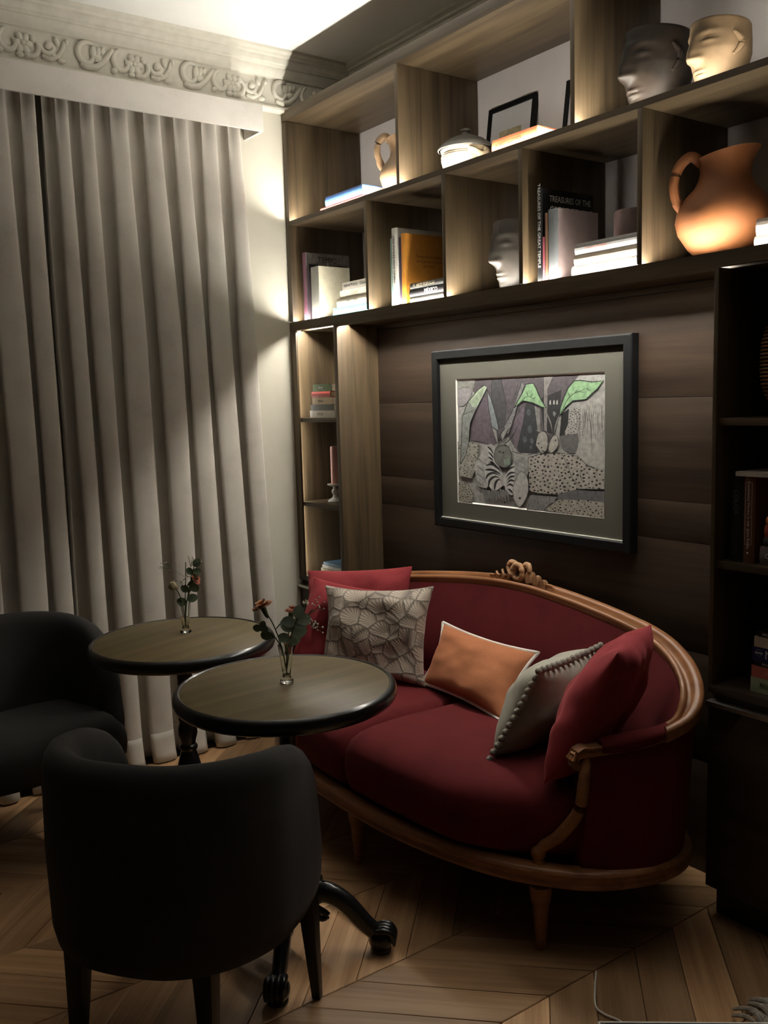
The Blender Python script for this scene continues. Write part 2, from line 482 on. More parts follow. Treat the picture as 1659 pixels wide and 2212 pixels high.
def strip(x0, x1, y0, y1, z, material, up=True, parent=bc):
    f = (0, 1, 2, 3) if up else (3, 2, 1, 0)
    mb = MB(); mb.box(x0, x1, y0, y1, z - 0.001, z + 0.001)
    return mb.build('led_strip', material, parent)
e = [0.036] + UPX
for a, b in zip(e, [x for x in UPX] + [XR - 0.032]):
    if a < 2.3: strip(a + (0.02 if a > 0.05 else 0.004), b - 0.002, 0.009, 0.018, 2.3012, led_mid)
e = [0.036] + LOX
for a, b in zip(e, LOX + [XR - 0.032]):
    if a < 2.3: strip(a + (0.02 if a > 0.05 else 0.004), b - 0.002, 0.009, 0.018, 1.8562, led_low)
strip(0.055, 0.362, 0.036, 0.048, 1.8348, led_dn, False)
strip(0.396, 2.222, 0.036, 0.048, 1.8348, led_dn, False)

def tower(x0, x1, tl, tr, name, label, shelves, drawer):
    t = thing(name, label, 'shelf tower', ((x0 + x1) / 2, 0.2, 0.69))
    if drawer:
        box('side_panel', x0, x0 + tl, 0.0, YL, 0.6905, 1.8195, oak_v, t, bv)
    else:
        box('side_panel', x0, x0 + 0.026, 0.0105, YL, 0.6905, 1.8195, oak_v, t, bv)
        box('face_stile', x0, x0 + tl, 0.0, 0.0100, 0.6905, 1.8195, oak_v, t, bv)
    box('side_panel', x1 - tr, x1, 0.0, YL, 0.6905, 1.8195, oak_v, t, bv)
    for z in shelves: box('shelf', x0 + (tl if drawer else 0.026) + .0005, x1 - tr - .0005, 0.0105, YL, z - 0.019, z, oak_h, t, bv)
    return t
tl_ = tower(0.002, 0.394, 0.048, 0.028, 'shelf_tower', 'narrow lit oak shelf tower beside the curtain', (1.425, 1.037), False)
tr_ = tower(2.226, XR, 0.013, 0.025, 'shelf_tower', 'unlit oak shelf tower right of the framed painting', (1.425, 1.037), True)
for za, zb in ((0.694, 1.016), (1.040, 1.404), (1.428, 1.800)):
    sd = MB(); sd.add([(0.032, 0.0106, za), (0.046, 0.0106, za), (0.046, 0.0106, zb), (0.032, 0.0106, zb), (0.032, 0.0120, za), (0.046, 0.0120, za), (0.046, 0.0120, zb), (0.032, 0.0120, zb)], [(4, 5, 6, 7), (0, 1, 2, 3), (0, 1, 5, 4), (1, 2, 6, 5), (2, 3, 7, 6), (3, 0, 4, 7)])
    sd.build('led_strip', led_sd, tl_)
def cabinet(x0, x1, label, doors):
    t = thing('base_cabinet', label, 'cabinet', ((x0 + x1) / 2, 0.2, 0))
    box('plinth', x0 + 0.005, x1 - 0.005, 0.05, YL, 0.0, 0.095, leg_m, t)
    box('body', x0, x1, 0.019, YL, 0.0955, 0.668, panel_w, t, bv)
    box('top_board', x0, x1, 0.0, YL, 0.6685, 0.690, panel_w, t, bv)
    w = (x1 - x0) / doors
    for i in range(doors):
        a, b = x0 + i * w + 0.002, x0 + (i + 1) * w - 0.002
        d = box('door', a, b, 0.0, 0.0185, 0.100, 0.640, panel_w, t, bv)
        h = MB(); h.box(a, b, -0.014, 0.017, 0.6425, 0.646); h.box(a, b, -0.014, -0.012, 0.634, 0.6425)
        h.build('handle', metal_m, d)
    return t
cabinet(0.002, 0.394, 'dark base cabinet under the narrow lit tower', 1)
cabinet(2.226, XR, 'black base cabinet with steel edge pull right of the sofa', 2)

# ================================================================== CURTAINS
pl = thing('pelmet', 'pale fabric covered pelmet box above the curtain', 'pelmet', (0.08, -1.3, 2.635))
box('front_board', 0.148, 0.160, -2.60, -0.182, 2.635, 2.743, pelmet_m, pl, 0.002)
box('top_board', 0.002, 0.1475, -2.60, -0.182, 2.731, 2.743, pelmet_m, pl, 0.001)
box('end_board', 0.002, 0.1475, -0.194, -0.182, 2.635, 2.7305, pelmet_m, pl, 0.001)
def curtain(name, label, ya_top, ya_bot, yb, nf, seed, right_curl):
    rnd = random.Random(seed)
    # ya: right hand edge, yb: left hand edge; folds of uneven width
    wts = [0.75 + rnd.random() * 0.6 for _ in range(nf)]
    tot = sum(wts); edges = [0]
    for w_ in wts: edges.append(edges[-1] + w_ / tot)
    amps = [0.75 + rnd.random() * 0.5 for _ in range(nf + 1)]
    per = 18; rows = 46
    def pt(fi, k, t, off=0.0):
        s0, s1 = edges[fi], edges[fi + 1]
        ph = k / per
        s = s0 + (s1 - s0) * ph
        ya = ya_top + (ya_bot - ya_top) * (t ** 1.3)
        wfold = abs(yb - ya_top) * (s1 - s0)
        a_ = amps[fi] * (1 - ph) + amps[fi + 1] * ph
        A = 0.031 * a_ * (0.55 + 0.45 * min(1, t * 5)) * (1 + 0.25 * t)
        w = math.sin(2 * PI * ph)
        x = 0.078 + A * w + 0.010 * math.sin(4 * PI * ph + 1.0) * (1 - t) * 0.6
        pinch = max(0, 1 - t / 0.09)
        x += 0.016 * pinch * (abs(math.sin(3 * PI * ph)) - 0.5)
        y = ya + (yb - ya) * s + wfold * 0.21 * math.sin(4 * PI * ph) * (0.35 + 0.65 * min(1, t * 3))
        y += 0.020 * noise.noise(Vector((s * 6 + seed, t * 1.6, 0.3))) * min(1, 3 * t)
        x += 0.016 * noise.noise(Vector((s * 5 + seed, t * 2.2, 5.3))) * min(1, 2 * t)
        if t > 0.94: x += 0.025 * ((t - 0.94) / 0.06) ** 2 * (0.5 + w * .5)
        return Vector((x + off, y, 2.722 - t * 2.716))
    def sheet(t0, t1, nrow, off):
        mb = MB(); vs = []; cols = []
        for fi in range(nf):
            for k in range(per): cols.append((fi, k))
        cols.append((nf - 1, per))
        for r in range(nrow + 1):
            t = t0 + (t1 - t0) * r / nrow
            for c in cols: vs.append(pt(c[0], c[1], t, off))
        n = len(cols); fs = []
        for r in range(nrow):
            for c in range(n - 1): fs.append((r * n + c, r * n + c + 1, (r + 1) * n + c + 1, (r + 1) * n + c))
        mb.add(vs, fs); return mb
    root = thing(name, label, 'curtain', (0.08, (ya_top + yb) / 2, 0))
    body = sheet(0, 1, rows, 0).build('cloth', curtain_m, root, smooth=True, angle=180)
    md = body.modifiers.new('thickness', 'SOLIDIFY'); md.thickness = 0.002
    hem = sheet(0.955, 0.999, 4, 0.0035).build('hem', curtain_m, root, smooth=True, angle=180)
    md = hem.modifiers.new('thickness', 'SOLIDIFY'); md.thickness = 0.003
    return root
curtain('curtain', 'long taupe pleated curtain panel reaching the corner by the bookcase', -0.262, -0.175, -1.075, 7, 3, True)
curtain('curtain', 'taupe pleated curtain panel at the left behind the far chair', -1.10, -1.105, -2.45, 11, 8, False)

# ================================================================== BOOKS
cov = {}
def cover(name, col, rough=0.5, var=0.08):
    return mat('cover_' + name, col, rough, var, 40, 0.03)
def book(label, kind, col, x0, y0, z0, w, d, t, standing, group=None, pages=None, title=None, tsize=0.02, tmat=None, tpos=0.5, hard=True, rz=0.0, spine_col=None, name='book'):
    """standing: spine faces -y, thickness t along x, height w along z, depth d along y.
       lying: spine faces -y, height w along x, thickness t along z."""
    r = thing(name, label, 'book', (x0, y0, z0), rz, group)
    cm = cover(kind, col); pm_ = pages or paper
    ct = 0.0022 if hard else 0.0008
    e = 0.004 if hard else 0.0005
    if standing: M = Matrix(((0, 0, 1, 0), (0, 1, 0, 0), (1, 0, 0, 0), (0, 0, 0, 1)))   # (a along height, b depth, c thickness) -> x=c, y=b, z=a
    else: M = Matrix.Identity(4)                                                     # x=height, y=depth, z=thickness
    c = MB()
    c.box(0, w, 0.001, d, 0, ct, M); c.box(0, w, 0.001, d, t - ct, t, M)
    n = 5
    ring = []
    rad = 0.35 * min(t, 0.02) if hard else 0.0
    prof = [(-rad * math.sin(PI * i / n) * 0.6, t * i / n) for i in range(n + 1)]
    rr = []
    for a in (0, w):
        rr.append([M @ Vector((a, p[0], p[1])) for p in prof] + [M @ Vector((a, 0.0018 + p[0], p[1])) for p in reversed(prof)])
    sp = MB(); sp.loft(rr)
    if spine_col is None:
        c.loft(rr)
        c.build('cover', cm, r, local=True)
    else:
        c.build('cover', cm, r, local=True)
        sp.build('spine', cover(kind + '_spine', spine_col), r, local=True)
    p = MB(); p.box(e, w - e, 0.003, d - e, ct + .0001, t - ct - .0001, M); p.build('pages', pm_, r, local=True)
    if title:
        yy = -rad * 0.6 - 0.0006
        tm = tmat or black_ink
        if standing: MM = frame_M((t * 0.5, yy, w * tpos), (0, 0, -1), (1, 0, 0), (0, -1, 0))
        else: MM = frame_M((w * tpos, yy, t * 0.5), (1, 0, 0), (0, 0, 1), (0, -1, 0))
        lettering(title, tsize, tm, r, MM, 'CENTER')
    return r
ZM, ZL = 2.3052, 1.8602
G = 'books in the lit bookcase'
# --- top row, first compartment
book('thin red book at the bottom of the pair on the top left shelf', 'red_thin', (0.50, 0.075, 0.06), 0.257, 0.028, ZM, 0.318, 0.20, 0.017, False, G, paper2)
book('blue book with white cover edge lying on a thin red book', 'sky_blue', (0.075, 0.20, 0.52), 0.296, 0.030, ZM + 0.0175, 0.277, 0.20, 0.040, False, G, paper2)
book('orange book lying in front of the small framed print', 'orange_red', (0.72, 0.16, 0.06), 1.344, 0.030, ZM, 0.210, 0.15, 0.044, False, G, paper2, 'RICARDO LEGORRETA', 0.012, black_ink, 0.38)
# --- lower row, first compartment
b = book('tall book with plum spine and grey lettered cover', 'plum', (0.22, 0.20, 0.20), 0.084, 0.030, ZL, 0.300, 0.235, 0.028, True, G, paper2, spine_col=(0.14, 0.055, 0.085))
cv = MB(); X = 0.0286
cv.poly([(X, 0.010, 0.258), (X, 0.228, 0.258), (X, 0.228, 0.297), (X, 0.010, 0.297)], (0.30, 0.28, 0.27))
cv.poly([(X, 0.016, 0.030), (X, 0.222, 0.030), (X, 0.222, 0.250), (X, 0.016, 0.250)], (0.02, 0.018, 0.018))
cv.poly([(X + .0002, 0.040, 0.258), (X + .0002, 0.115, 0.222), (X + .0002, 0.190, 0.258)], (0.20, 0.19, 0.18))
cv.poly([(X + .0003, 0.110, 0.258), (X + .0003, 0.115, 0.222), (X + .0003, 0.122, 0.258)], (0.45, 0.43, 0.40))
cv.build('cover_print', printed('printed_ink'), b, local=True)
lettering('TIEMPO', 0.036, black_ink, b, frame_M((X + .0006, 0.115, 0.270), (0, 1, 0), (0, 0, 1), (1, 0, 0)), 'CENTER', 0.8)
book('slim dark plum book beside the tall grey lettered book', 'dark_plum', (0.05, 0.035, 0.045), 0.1145, 0.034, ZL, 0.215, 0.17, 0.016, True, G)
book('grey spined cream book standing beside a stack of four', 'cream', (0.62, 0.58, 0.44), 0.150, 0.032, ZL, 0.228, 0.165, 0.062, True, G, paper2, spine_col=(0.24, 0.235, 0.21))
z = ZL
for (lb, kd, cl, x0, w, t, ti, ts, tmm) in (
    ('teal paperback at the bottom of the stack of four', 'teal', (0.045, 0.36, 0.36), 0.321, 0.276, 0.034, 'LOS ANTIGUOS', 0.014, white_ink),
    ('cream hardback second from the bottom of the stack of four', 'ivory', (0.70, 0.64, 0.50), 0.357, 0.240, 0.035, 'Arte  Clasico', 0.016, grey_ink),
    ('ivory paperback third from the bottom of the stack of four', 'ivory2', (0.62, 0.57, 0.46), 0.377, 0.222, 0.031, 'Cronicas', 0.014, gold_ink),
    ('pale grey paperback on top of the stack of four', 'pale_grey', (0.46, 0.43, 0.37), 0.400, 0.200, 0.030, 'Nueva Poesia   Oaxaca', 0.019, grey_ink)):
    book(lb, kd, cl, x0, 0.030 + random.random() * .004, z, w, 0.17, t, False, G, paper, ti, ts, tmm, 0.5, hard='hardback' in lb)
    z += t + 0.0006
# --- lower row, second compartment
book('slim sea green book leaning first in the row of upright art books', 'sea_green', (0.20, 0.33, 0.29), 0.744, 0.036, ZL, 0.262, 0.20, 0.020, True, G, paper2)
book('white book with dark spine title among the art books', 'white', (0.66, 0.64, 0.58), 0.7655, 0.028, ZL, 0.296, 0.23, 0.032, True, G, paper2, 'LOS MARES NOS UNEN', 0.017, black_ink, 0.60)
book('thin dark violet book squeezed beside the large orange book', 'violet', (0.06, 0.045, 0.075), 0.799, 0.036, ZL, 0.258, 0.19, 0.018, True, G)
b = book('large orange cloth book standing behind two black books', 'ochre_cloth', (0.58, 0.24, 0.035), 0.819, 0.032, ZL, 0.268, 0.205, 0.028, True, G, paper2)
for i, s_ in enumerate(('Tesoros del arte popular', 'de los grandes maestros', 'de Mexico')):
    lettering(s_, 0.013, mat('brown_ink', (0.16, 0.055, 0.01), 0.7), b, frame_M((0.0284, 0.115, 0.185 - i * 0.018), (0, 1, 0), (0, 0, 1), (1, 0, 0)), 'CENTER')
z = ZL
for (lb, kd, cl, x0, w, t, ti, ts, tmm, hd) in (
    ('grey book with bright page edge under the black book of large white title', 'slate', (0.075, 0.072, 0.066), 0.876, 0.205, 0.024, None, 0, None, False),
    ('black book with white spine title in the middle of its stack', 'black_mexico', (0.016, 0.015, 0.018), 0.874, 0.212, 0.027, 'MÉXICO', 0.021, white_ink, True),
    ('dark grey book with pale lettering on top of the black book', 'dark_grey', (0.035, 0.034, 0.031), 0.878, 0.206, 0.022, 'EL ARTE POPULAR', 0.016, gold_ink, True)):
    if ti is None:
        bb = book(lb, kd, cl, x0, 0.028, z, w, 0.15, t, False, G, paper2)
    else:
        bb = book(lb, kd, cl, x0, 0.028, z, w, 0.15, t, False, G, paper2, ti, ts, tmm, 0.62 if t > .025 else 0.42, hard=hd)
    z += t + 0.0006
# --- lower row, fourth compartment
b = book('tall black art book with silver title on spine and cover', 'black_gloss', (0.010, 0.010, 0.011), 1.552, 0.028, ZL, 0.292, 0.235, 0.024, True, G, paper2, 'TREASURES OF THE GREAT TEMPLE', 0.0165, white_ink, 0.60)
lettering('TREASURES OF THE', 0.027, white_ink, b, frame_M((0.0245, 0.030, 0.262), (0, 1, 0), (0, 0, 1), (1, 0, 0)), 'LEFT', 0.82)
lettering('GREAT TEMPLE', 0.036, white_ink, b, frame_M((0.0245, 0.030, 0.226), (0, 1, 0), (0, 0, 1), (1, 0, 0)), 'LEFT', 0.82)
book('thin white and crimson booklet beside the tall black art book', 'crimson', (0.42, 0.10, 0.13), 1.5775, 0.026, ZL, 0.140, 0.12, 0.007, True, G, paper2, hard=False)
book('slim brown illustrated book between the black and grey books', 'brown_ill', (0.16, 0.085, 0.05), 1.586, 0.028, ZL, 0.212, 0.17, 0.011, True, G)
book('grey cloth book with mauve cover beside the lying stack', 'grey_cloth', (0.23, 0.175, 0.165), 1.5985, 0.030, ZL, 0.220, 0.185, 0.042, True, G, paper, spine_col=(0.17, 0.18, 0.185))
z = ZL
for (lb, kd, cl, x0, w, t) in (
    ('white hardback at the bottom of the stack of three', 'white_b', (0.62, 0.61, 0.57), 1.700, 0.258, 0.032),
    ('cream book in the middle of the stack of three', 'cream_b', (0.55, 0.46, 0.34), 1.710, 0.246, 0.030),
    ('silver grey book on top of the stack of three', 'silver_b', (0.36, 0.355, 0.345), 1.713, 0.243, 0.034)):
    book(lb, kd, cl, x0, 0.029, z, w, 0.14, t, False, G, paper2, 'Historia Antigua' if 'silver' in lb else None, 0.013, mat('rust_ink', (0.35, 0.12, 0.08), .7), 0.35)
    z += t + 0.0006
# books at the right end of the lower row
z = ZL
for i, (t, cl) in enumerate(((0.026, (0.60, 0.46, 0.34)), (0.042, (0.52, 0.44, 0.38)))):
    book(('buff paperback under another beside the big clay jug', 'pale thick book lying on a buff paperback beside the big clay jug')[i], 'buff%d' % i, cl, 2.322 + .004 * i, 0.030, z, 0.125, 0.024 + 0.11, t, False, G, paper)
    z += t + .0006
# --- narrow lit tower
G2 = 'books in the narrow lit tower'
z = 1.4255
for (lb, kd, cl, x0, w, t, ti) in (
    ('white paperback at the bottom of the five book stack', 'nt_white', (0.50, 0.47, 0.41), 0.092, 0.208, 0.032, 'CASTLES'),
    ('dark green grey book second from the bottom of the five book stack', 'nt_dark', (0.055, 0.055, 0.045), 0.102, 0.190, 0.026, None),
    ('tan paperback in the middle of the five book stack', 'nt_tan', (0.42, 0.31, 0.18), 0.116, 0.168, 0.031, 'Mexico'),
    ('red hardback fourth from the bottom of the five book stack', 'nt_red', (0.50, 0.055, 0.045), 0.116, 0.158, 0.026, None),
    ('green paperback with curled cover on top of the five book stack', 'nt_green', (0.10, 0.17, 0.045), 0.124, 0.158, 0.032, 'Verde')):
    book(lb, kd, cl, x0, 0.036, z, w, 0.13, t, False, G2, paper, ti, 0.014, grey_ink if 'green' not in lb else white_ink, 0.42, hard='hardback' in lb)
    z += t + 0.0006
z = 0.6905
for i, (w, d, t, cl) in enumerate(((0.24, 0.24, 0.022, (0.55, 0.52, 0.45)), (0.25, 0.23, 0.016, (0.45, 0.38, 0.22)), (0.235, 0.235, 0.014, (0.62, 0.60, 0.56)), (0.22, 0.22, 0.012, (0.10, 0.20, 0.30)))):
    book(('white magazine at the bottom of the pile behind the red cushion', 'tan magazine second in the pile behind the red cushion', 'ivory magazine third in the pile behind the red cushion', 'blue covered magazine on top of the pile behind the red cushion')[i], 'mag%d' % i, cl, 0.105 + .005 * i, 0.05 + .004 * i, z, w, d, t, False, G2, paper2, hard=False, name='magazine')
    z += t + 0.0006
# --- unlit tower on the right
G3 = 'books in the unlit tower'
book('black book at the left end of the unlit tower shelf', 'rt_black', (0.012, 0.012, 0.012), 2.2585, 0.040, 1.0375, 0.232, 0.16, 0.040, True, G3, paper, 'COLOR', 0.02, grey_ink, 0.7)
b = book('brown book with framed white spine title in the unlit tower', 'rt_brown', (0.14, 0.050, 0.026), 2.300, 0.040, 1.0375, 0.232, 0.16, 0.033, True, G3, paper, 'Cuauhtemoc Moreno  a vida  Jaime Robles', 0.0105, white_ink, 0.56)
ln = MB()
for (a, c_, h0, h1) in ((0.007, 0.0075, 0.05, 0.218), (0.026, 0.0265, 0.05, 0.218), (0.007, 0.0265, 0.2175, 0.218), (0.007, 0.0265, 0.05, 0.0505), (0.007, 0.0265, 0.125, 0.1255)): ln.box(a, c_, -0.0056, -0.0050, h0, h1)
ln.ball((0.016, -0.005, 0.028), (0.003, 0.0006, 0.003), 10, 6)
ln.build('spine_lines', white_ink, b, local=True)
book('cream book lying across the upright brown book', 'rt_cream', (0.58, 0.53, 0.46), 2.278, 0.032, 1.0375 + 0.233, 0.22, 0.15, 0.012, False, G3, paper2, hard=False)
z = 1.0375
for i, (lb, cl, t, x0, ti) in enumerate((('mauve grey thick book at the bottom of the small stack of four', (0.16, 0.13, 0.15), 0.050, 2.352, 'C'), ('black book second in the small stack of four', (0.015, 0.015, 0.02), 0.024, 2.362, None), ('dark red book third in the small stack of four', (0.35, 0.06, 0.035), 0.032, 2.364, None), ('orange book on top of the small stack of four', (0.62, 0.19, 0.05), 0.022, 2.368, None))):
    book(lb, 'rts%d' % i, cl, x0, 0.038, z, 0.19, 0.13, t, False, G3, paper, ti, 0.02, white_ink, 0.12); z += t + .0006
z = 0.6905
for i, (lb, cl, t, x0, ti, ts, tp, tm_) in enumerate((
    ('pale green guide at the bottom of the travel book stack', (0.36, 0.42, 0.28), 0.040, 2.334, 'BELIZE', 0.020, 0.28, mat('olive_ink', (0.10, 0.13, 0.05), .7)),
    ('coral red guide second from the bottom of the travel book stack', (0.48, 0.14, 0.10), 0.032, 2.336, 'COSTA', 0.012, 0.28, mat('pale_red_ink', (0.6, 0.3, 0.26), .7)),
    ('slim black guide third from the bottom of the travel book stack', (0.012, 0.012, 0.012), 0.013, 2.344, 'MOON', 0.011, 0.20, white_ink),
    ('navy blue guide with large white initial in the travel book stack', (0.018, 0.024, 0.10), 0.038, 2.338, 'MEXICO', 0.032, 0.48, white_ink),
    ('cream guide second from the top of the travel book stack', (0.45, 0.38, 0.29), 0.028, 2.342, 'GUATEMALA', 0.010, 0.4, gold_ink),
    ('slim black guide on top of the travel book stack', (0.012, 0.012, 0.012), 0.014, 2.352, 'MOON', 0.011, 0.16, white_ink))):
    b = book(lb, 'trv%d' % i, cl, x0, 0.034, z, 0.20, 0.13, t, False, G3, paper, ti, ts, tm_, tp, hard=False)
    if 'navy' in lb:
        em = MB(); em.box(0.008, 0.030, -0.0012, -0.0006, 0.021, 0.024)
        for k in range(20):
            a0, a1 = 2 * PI * k / 20, 2 * PI * (k + 1) / 20
            em.add([(0.019 + r_ * math.cos(a_), -0.001, 0.0225 + r_ * math.sin(a_)) for r_, a_ in ((0.009, a0), (0.009, a1), (0.0085, a1), (0.0085, a0))], [(0, 1, 2, 3)])
        em.build('spine_emblem', white_ink, b, local=True)
    z += t + .0006

# ================================================================== POTTERY
def head_vase(label, x, y, z0, H, R, material, tall=1.0, tilt=0.0, ear=True, lean=0.0, turn=-20):
    r = thing('head_vase', label, 'vase', (x, y, z0), math.radians(turn), 'clay head vases')
    NT, NZ = 72, 56
    def g(v, s): return math.exp(-(v / s) ** 2)
    def rad(th, t):
        base = 0.70 + 0.34 * min(1, t / 0.55) ** 0.8 - 0.05 * max(0, t - 0.75) * 4 * 0.6
        ell = 1.0 - 0.10 * abs(math.sin(th)) ** 2
        rr = base * ell
        nose_t = 0.0
        if 0.33 < t < 0.88:
            if t > 0.42: nose_t = (0.88 - t) / 0.46
            else: nose_t = max(0, (t - 0.33) / 0.09)
        rr += 0.33 * nose_t * g(th, 0.11 + 0.10 * nose_t)
        for sgn in (-1, 1): rr += 0.10 * g(th - sgn * 0.26, 0.10) * g(t - 0.42, 0.05)          # nostrils
        rr += 0.05 * g(abs(th) - 0.55, 0.45) * g(t - 0.80, 0.05)                                # brow
        for sgn in (-1, 1):
            rr -= 0.05 * g(th - sgn * 0.60, 0.28) * g(t - 0.70, 0.10)                           # socket
            rr += 0.085 * g(th - sgn * 0.60, 0.20) * g(t - 0.675, 0.045)                         # lid
            rr -= 0.060 * g(th - sgn * 0.60, 0.20) * g(t - 0.690, 0.013)
        rr += 0.085 * g(th, 0.34) * (g(t - 0.245, 0.026) + g(t - 0.185, 0.030))                  # lips
        rr -= 0.05 * g(th, 0.34) * g(t - 0.215, 0.012)
        rr += 0.06 * g(th, 0.45) * g(t - 0.06, 0.07)                                            # chin
        return R * rr
    rings = []
    for k in range(NZ + 1):
        t = k / NZ
        ring = []
        for i in range(NT):
            th = 2 * PI * i / NT
            q = rad(((th + PI) % (2 * PI)) - PI, t)
            zz = H * t * (1 + 0.06 * tilt * math.cos(th))
            ring.append(Vector((q * math.sin(th), -q * math.cos(th) + lean * t, zz)))
        rings.append(ring)
    top = rings[-1]
    for f, dz in ((0.97, 0.004), (0.90, 0.003), (0.88, -0.02), (0.86, -0.10)):
        rings.append([Vector((p.x * f, (p.y - lean) * f + lean, p.z + dz)) for p in top])
    mb = MB(); mb.loft(rings); mb.build('head', material, r, smooth=True, local=True, angle=70)
    if ear:
        for sgn in (-1, 1):
            em = MB()
            pts = [(sgn * (R * 0.93 + 0.006 * math.sin(PI * i / 10)), -0.012 + 0.020 * math.sin(PI * i / 10) + lean * 0.6, H * (0.78 - 0.36 * i / 10)) for i in range(11)]
            em.tube(pts, [0.004 + 0.005 * math.sin(PI * i / 10) for i in range(11)], 8)
            em.build('ear', material, r, smooth=True, local=True)
    return r
clay_dark = mat('burnished_black_clay', (0.014, 0.011, 0.009), 0.42, 0.35, 14, 0.08, col2=(0.026, 0.019, 0.014), spec=0.10)
clay_tan = mat('tan_clay', (0.09, 0.058, 0.030), 0.6, 0.3, 12, 0.1, col2=(0.14, 0.092, 0.050), spec=0.15)
clay_silver = mat('pewter_grey_clay', (0.055, 0.047, 0.039), 0.42, 0.3, 14, 0.06, spec=0.35)
head_vase('dark burnished clay head vase on the upper shelf', 1.932, 0.138, ZM, 0.208, 0.100, clay_dark, tilt=0.5)
head_vase('small tan clay head vase right of the dark one', 2.150, 0.120, ZM, 0.162, 0.080, clay_tan, tilt=0.5)
head_vase('pewter grey clay head vase half hidden by a divider', 1.358, 0.138, ZL, 0.225, 0.090, clay_silver, tilt=0.3)

terra = mat('orange_terracotta', (0.25, 0.085, 0.024), 0.7, 0.18, 10, 0.06)
buffc = mat('buff_glazed_clay', (0.28, 0.175, 0.095), 0.42, 0.25, 14, 0.06)
creamc = mat('cream_stoneware', (0.38, 0.30, 0.19), 0.45, 0.12, 14, 0.05)
lidm = mat('dark_grey_stoneware', (0.10, 0.094, 0.08), 0.45, 0.2, 20, 0.06)
def jug(label, x, y, z0, prof, hdir, spout, hp, hr, material, n=40):
    r = thing('clay_jug', label, 'jug', (x, y, z0))
    H = prof[-1][1]
    sd_ = -Vector((hdir[0], hdir[1], 0)).normalized()
    rings = []
    full = list(prof) + [(prof[-1][0] - 0.006, H - 0.001), (prof[-2][0] - 0.008, prof[-2][1]), (prof[-4][0] - 0.010, prof[-4][1])]
    for k, (rr, zz) in enumerate(full):
        ring = []
        for i in range(n):
            a = 2 * PI * i / n
            v = Vector((math.cos(a), math.sin(a), 0))
            s = max(0, v.dot(sd_)) ** 6
            f = max(0, (zz - H * 0.80) / (H * 0.20))
            q = rr * (1 + spout * s * f)
            ring.append(v * q + Vector((0, 0, zz + 0.05 * H * f * v.dot(sd_) * (1 if spout else 0))))
        rings.append(ring)
    mb = MB(); mb.loft(rings); mb.build('body', material, r, smooth=True, local=True, angle=60)
    hd = Vector((hdir[0], hdir[1], 0)).normalized()
    hm = MB(); pts = catmull([hd * a + Vector((0, 0, b_)) for a, b_ in hp], 24)
    hm.tube(pts, hr, 10, flat=1.4); hm.build('handle', material, r, smooth=True, local=True)
    return r
jug('large orange terracotta jug with looped handle', 2.140, 0.165, ZL,
    [(0.060, 0.0), (0.066, 0.003), (0.098, 0.035), (0.124, 0.075), (0.132, 0.108), (0.126, 0.142), (0.106, 0.172), (0.082, 0.198), (0.070, 0.220), (0.066, 0.245), (0.069, 0.272), (0.074, 0.290)],
    (-0.66, -0.75), 0.30, [(0.060, 0.262), (0.092, 0.284), (0.124, 0.258), (0.138, 0.212), (0.130, 0.165), (0.114, 0.140)], 0.0105, terra)
jug('small buff gourd shaped jug partly behind a divider', 0.712, 0.110, ZM,
    [(0.038, 0.0), (0.044, 0.003), (0.066, 0.030), (0.076, 0.062), (0.070, 0.092), (0.052, 0.118), (0.036, 0.138), (0.030, 0.160), (0.034, 0.185), (0.040, 0.205), (0.043, 0.215), (0.044, 0.222)],
    (-0.70, -0.71), 0.15, [(0.030, 0.205), (0.052, 0.222), (0.076, 0.205), (0.084, 0.165), (0.070, 0.115), (0.056, 0.100)], 0.011, buffc)
pot = thing('lidded_pot', 'cream stoneware pot with dark domed lid', 'pot', (1.102, 0.122, ZM))
mb = MB(); mb.lathe([(0.060, 0), (0.066, 0.002), (0.084, 0.022), (0.090, 0.045), (0.088, 0.060), (0.084, 0.064), (0.086, 0.070), (0.091, 0.074), (0.092, 0.079), (0.084, 0.079), (0.080, 0.06), (0.05, 0.02)], 40)
mb.build('body', creamc, pot, smooth=True, local=True)
mb = MB()
for zz, rr in ((0.056, 0.0885), (0.063, 0.0865)): mb.tube([(rr * math.cos(a), rr * math.sin(a), zz) for a in [2 * PI * i / 40 for i in range(41)]], 0.0018, 5)
mb.build('rim_lines', creamc, pot, smooth=True, local=True)
for d in (Vector((0.98, -0.2, 0)), Vector((-0.98, 0.2, 0))):
    mb = MB(); s_ = Vector((-d.y, d.x, 0))
    mb.tube(catmull([d * 0.084 + s_ * 0.032 + Vector((0, 0, 0.066)), d * 0.108 + s_ * 0.026 + Vector((0, 0, 0.052)), d * 0.114 + Vector((0, 0, 0.040)), d * 0.108 - s_ * 0.026 + Vector((0, 0, 0.052)), d * 0.084 - s_ * 0.032 + Vector((0, 0, 0.066))], 18), 0.008, 8, flat=1.4)
    mb.build('handle', creamc, pot, smooth=True, local=True)
mb = MB(); mb.lathe([(0.098, 0.078), (0.102, 0.080), (0.101, 0.085), (0.090, 0.098), (0.068, 0.114), (0.040, 0.126), (0.020, 0.131), (0.014, 0.134), (0.013, 0.142), (0.018, 0.146), (0.019, 0.152), (0.012, 0.155), (0.0, 0.155)], 40, caps=False)
mb.build('lid', lidm, pot, smooth=True, local=True)
cyl = thing('pillar_candle', 'thick mauve pillar candle behind the stack of three', 'candle', (1.752, 0.262, ZL))
mb = MB(); mb.lathe([(0.064, 0), (0.066, 0.004), (0.066, 0.205), (0.063, 0.212), (0.050, 0.213), (0.030, 0.206), (0.0, 0.205)], 36)
mb.build('wax', mat('mauve_wax', (0.24, 0.165, 0.155), 0.55, 0.08), cyl, smooth=True, local=True)
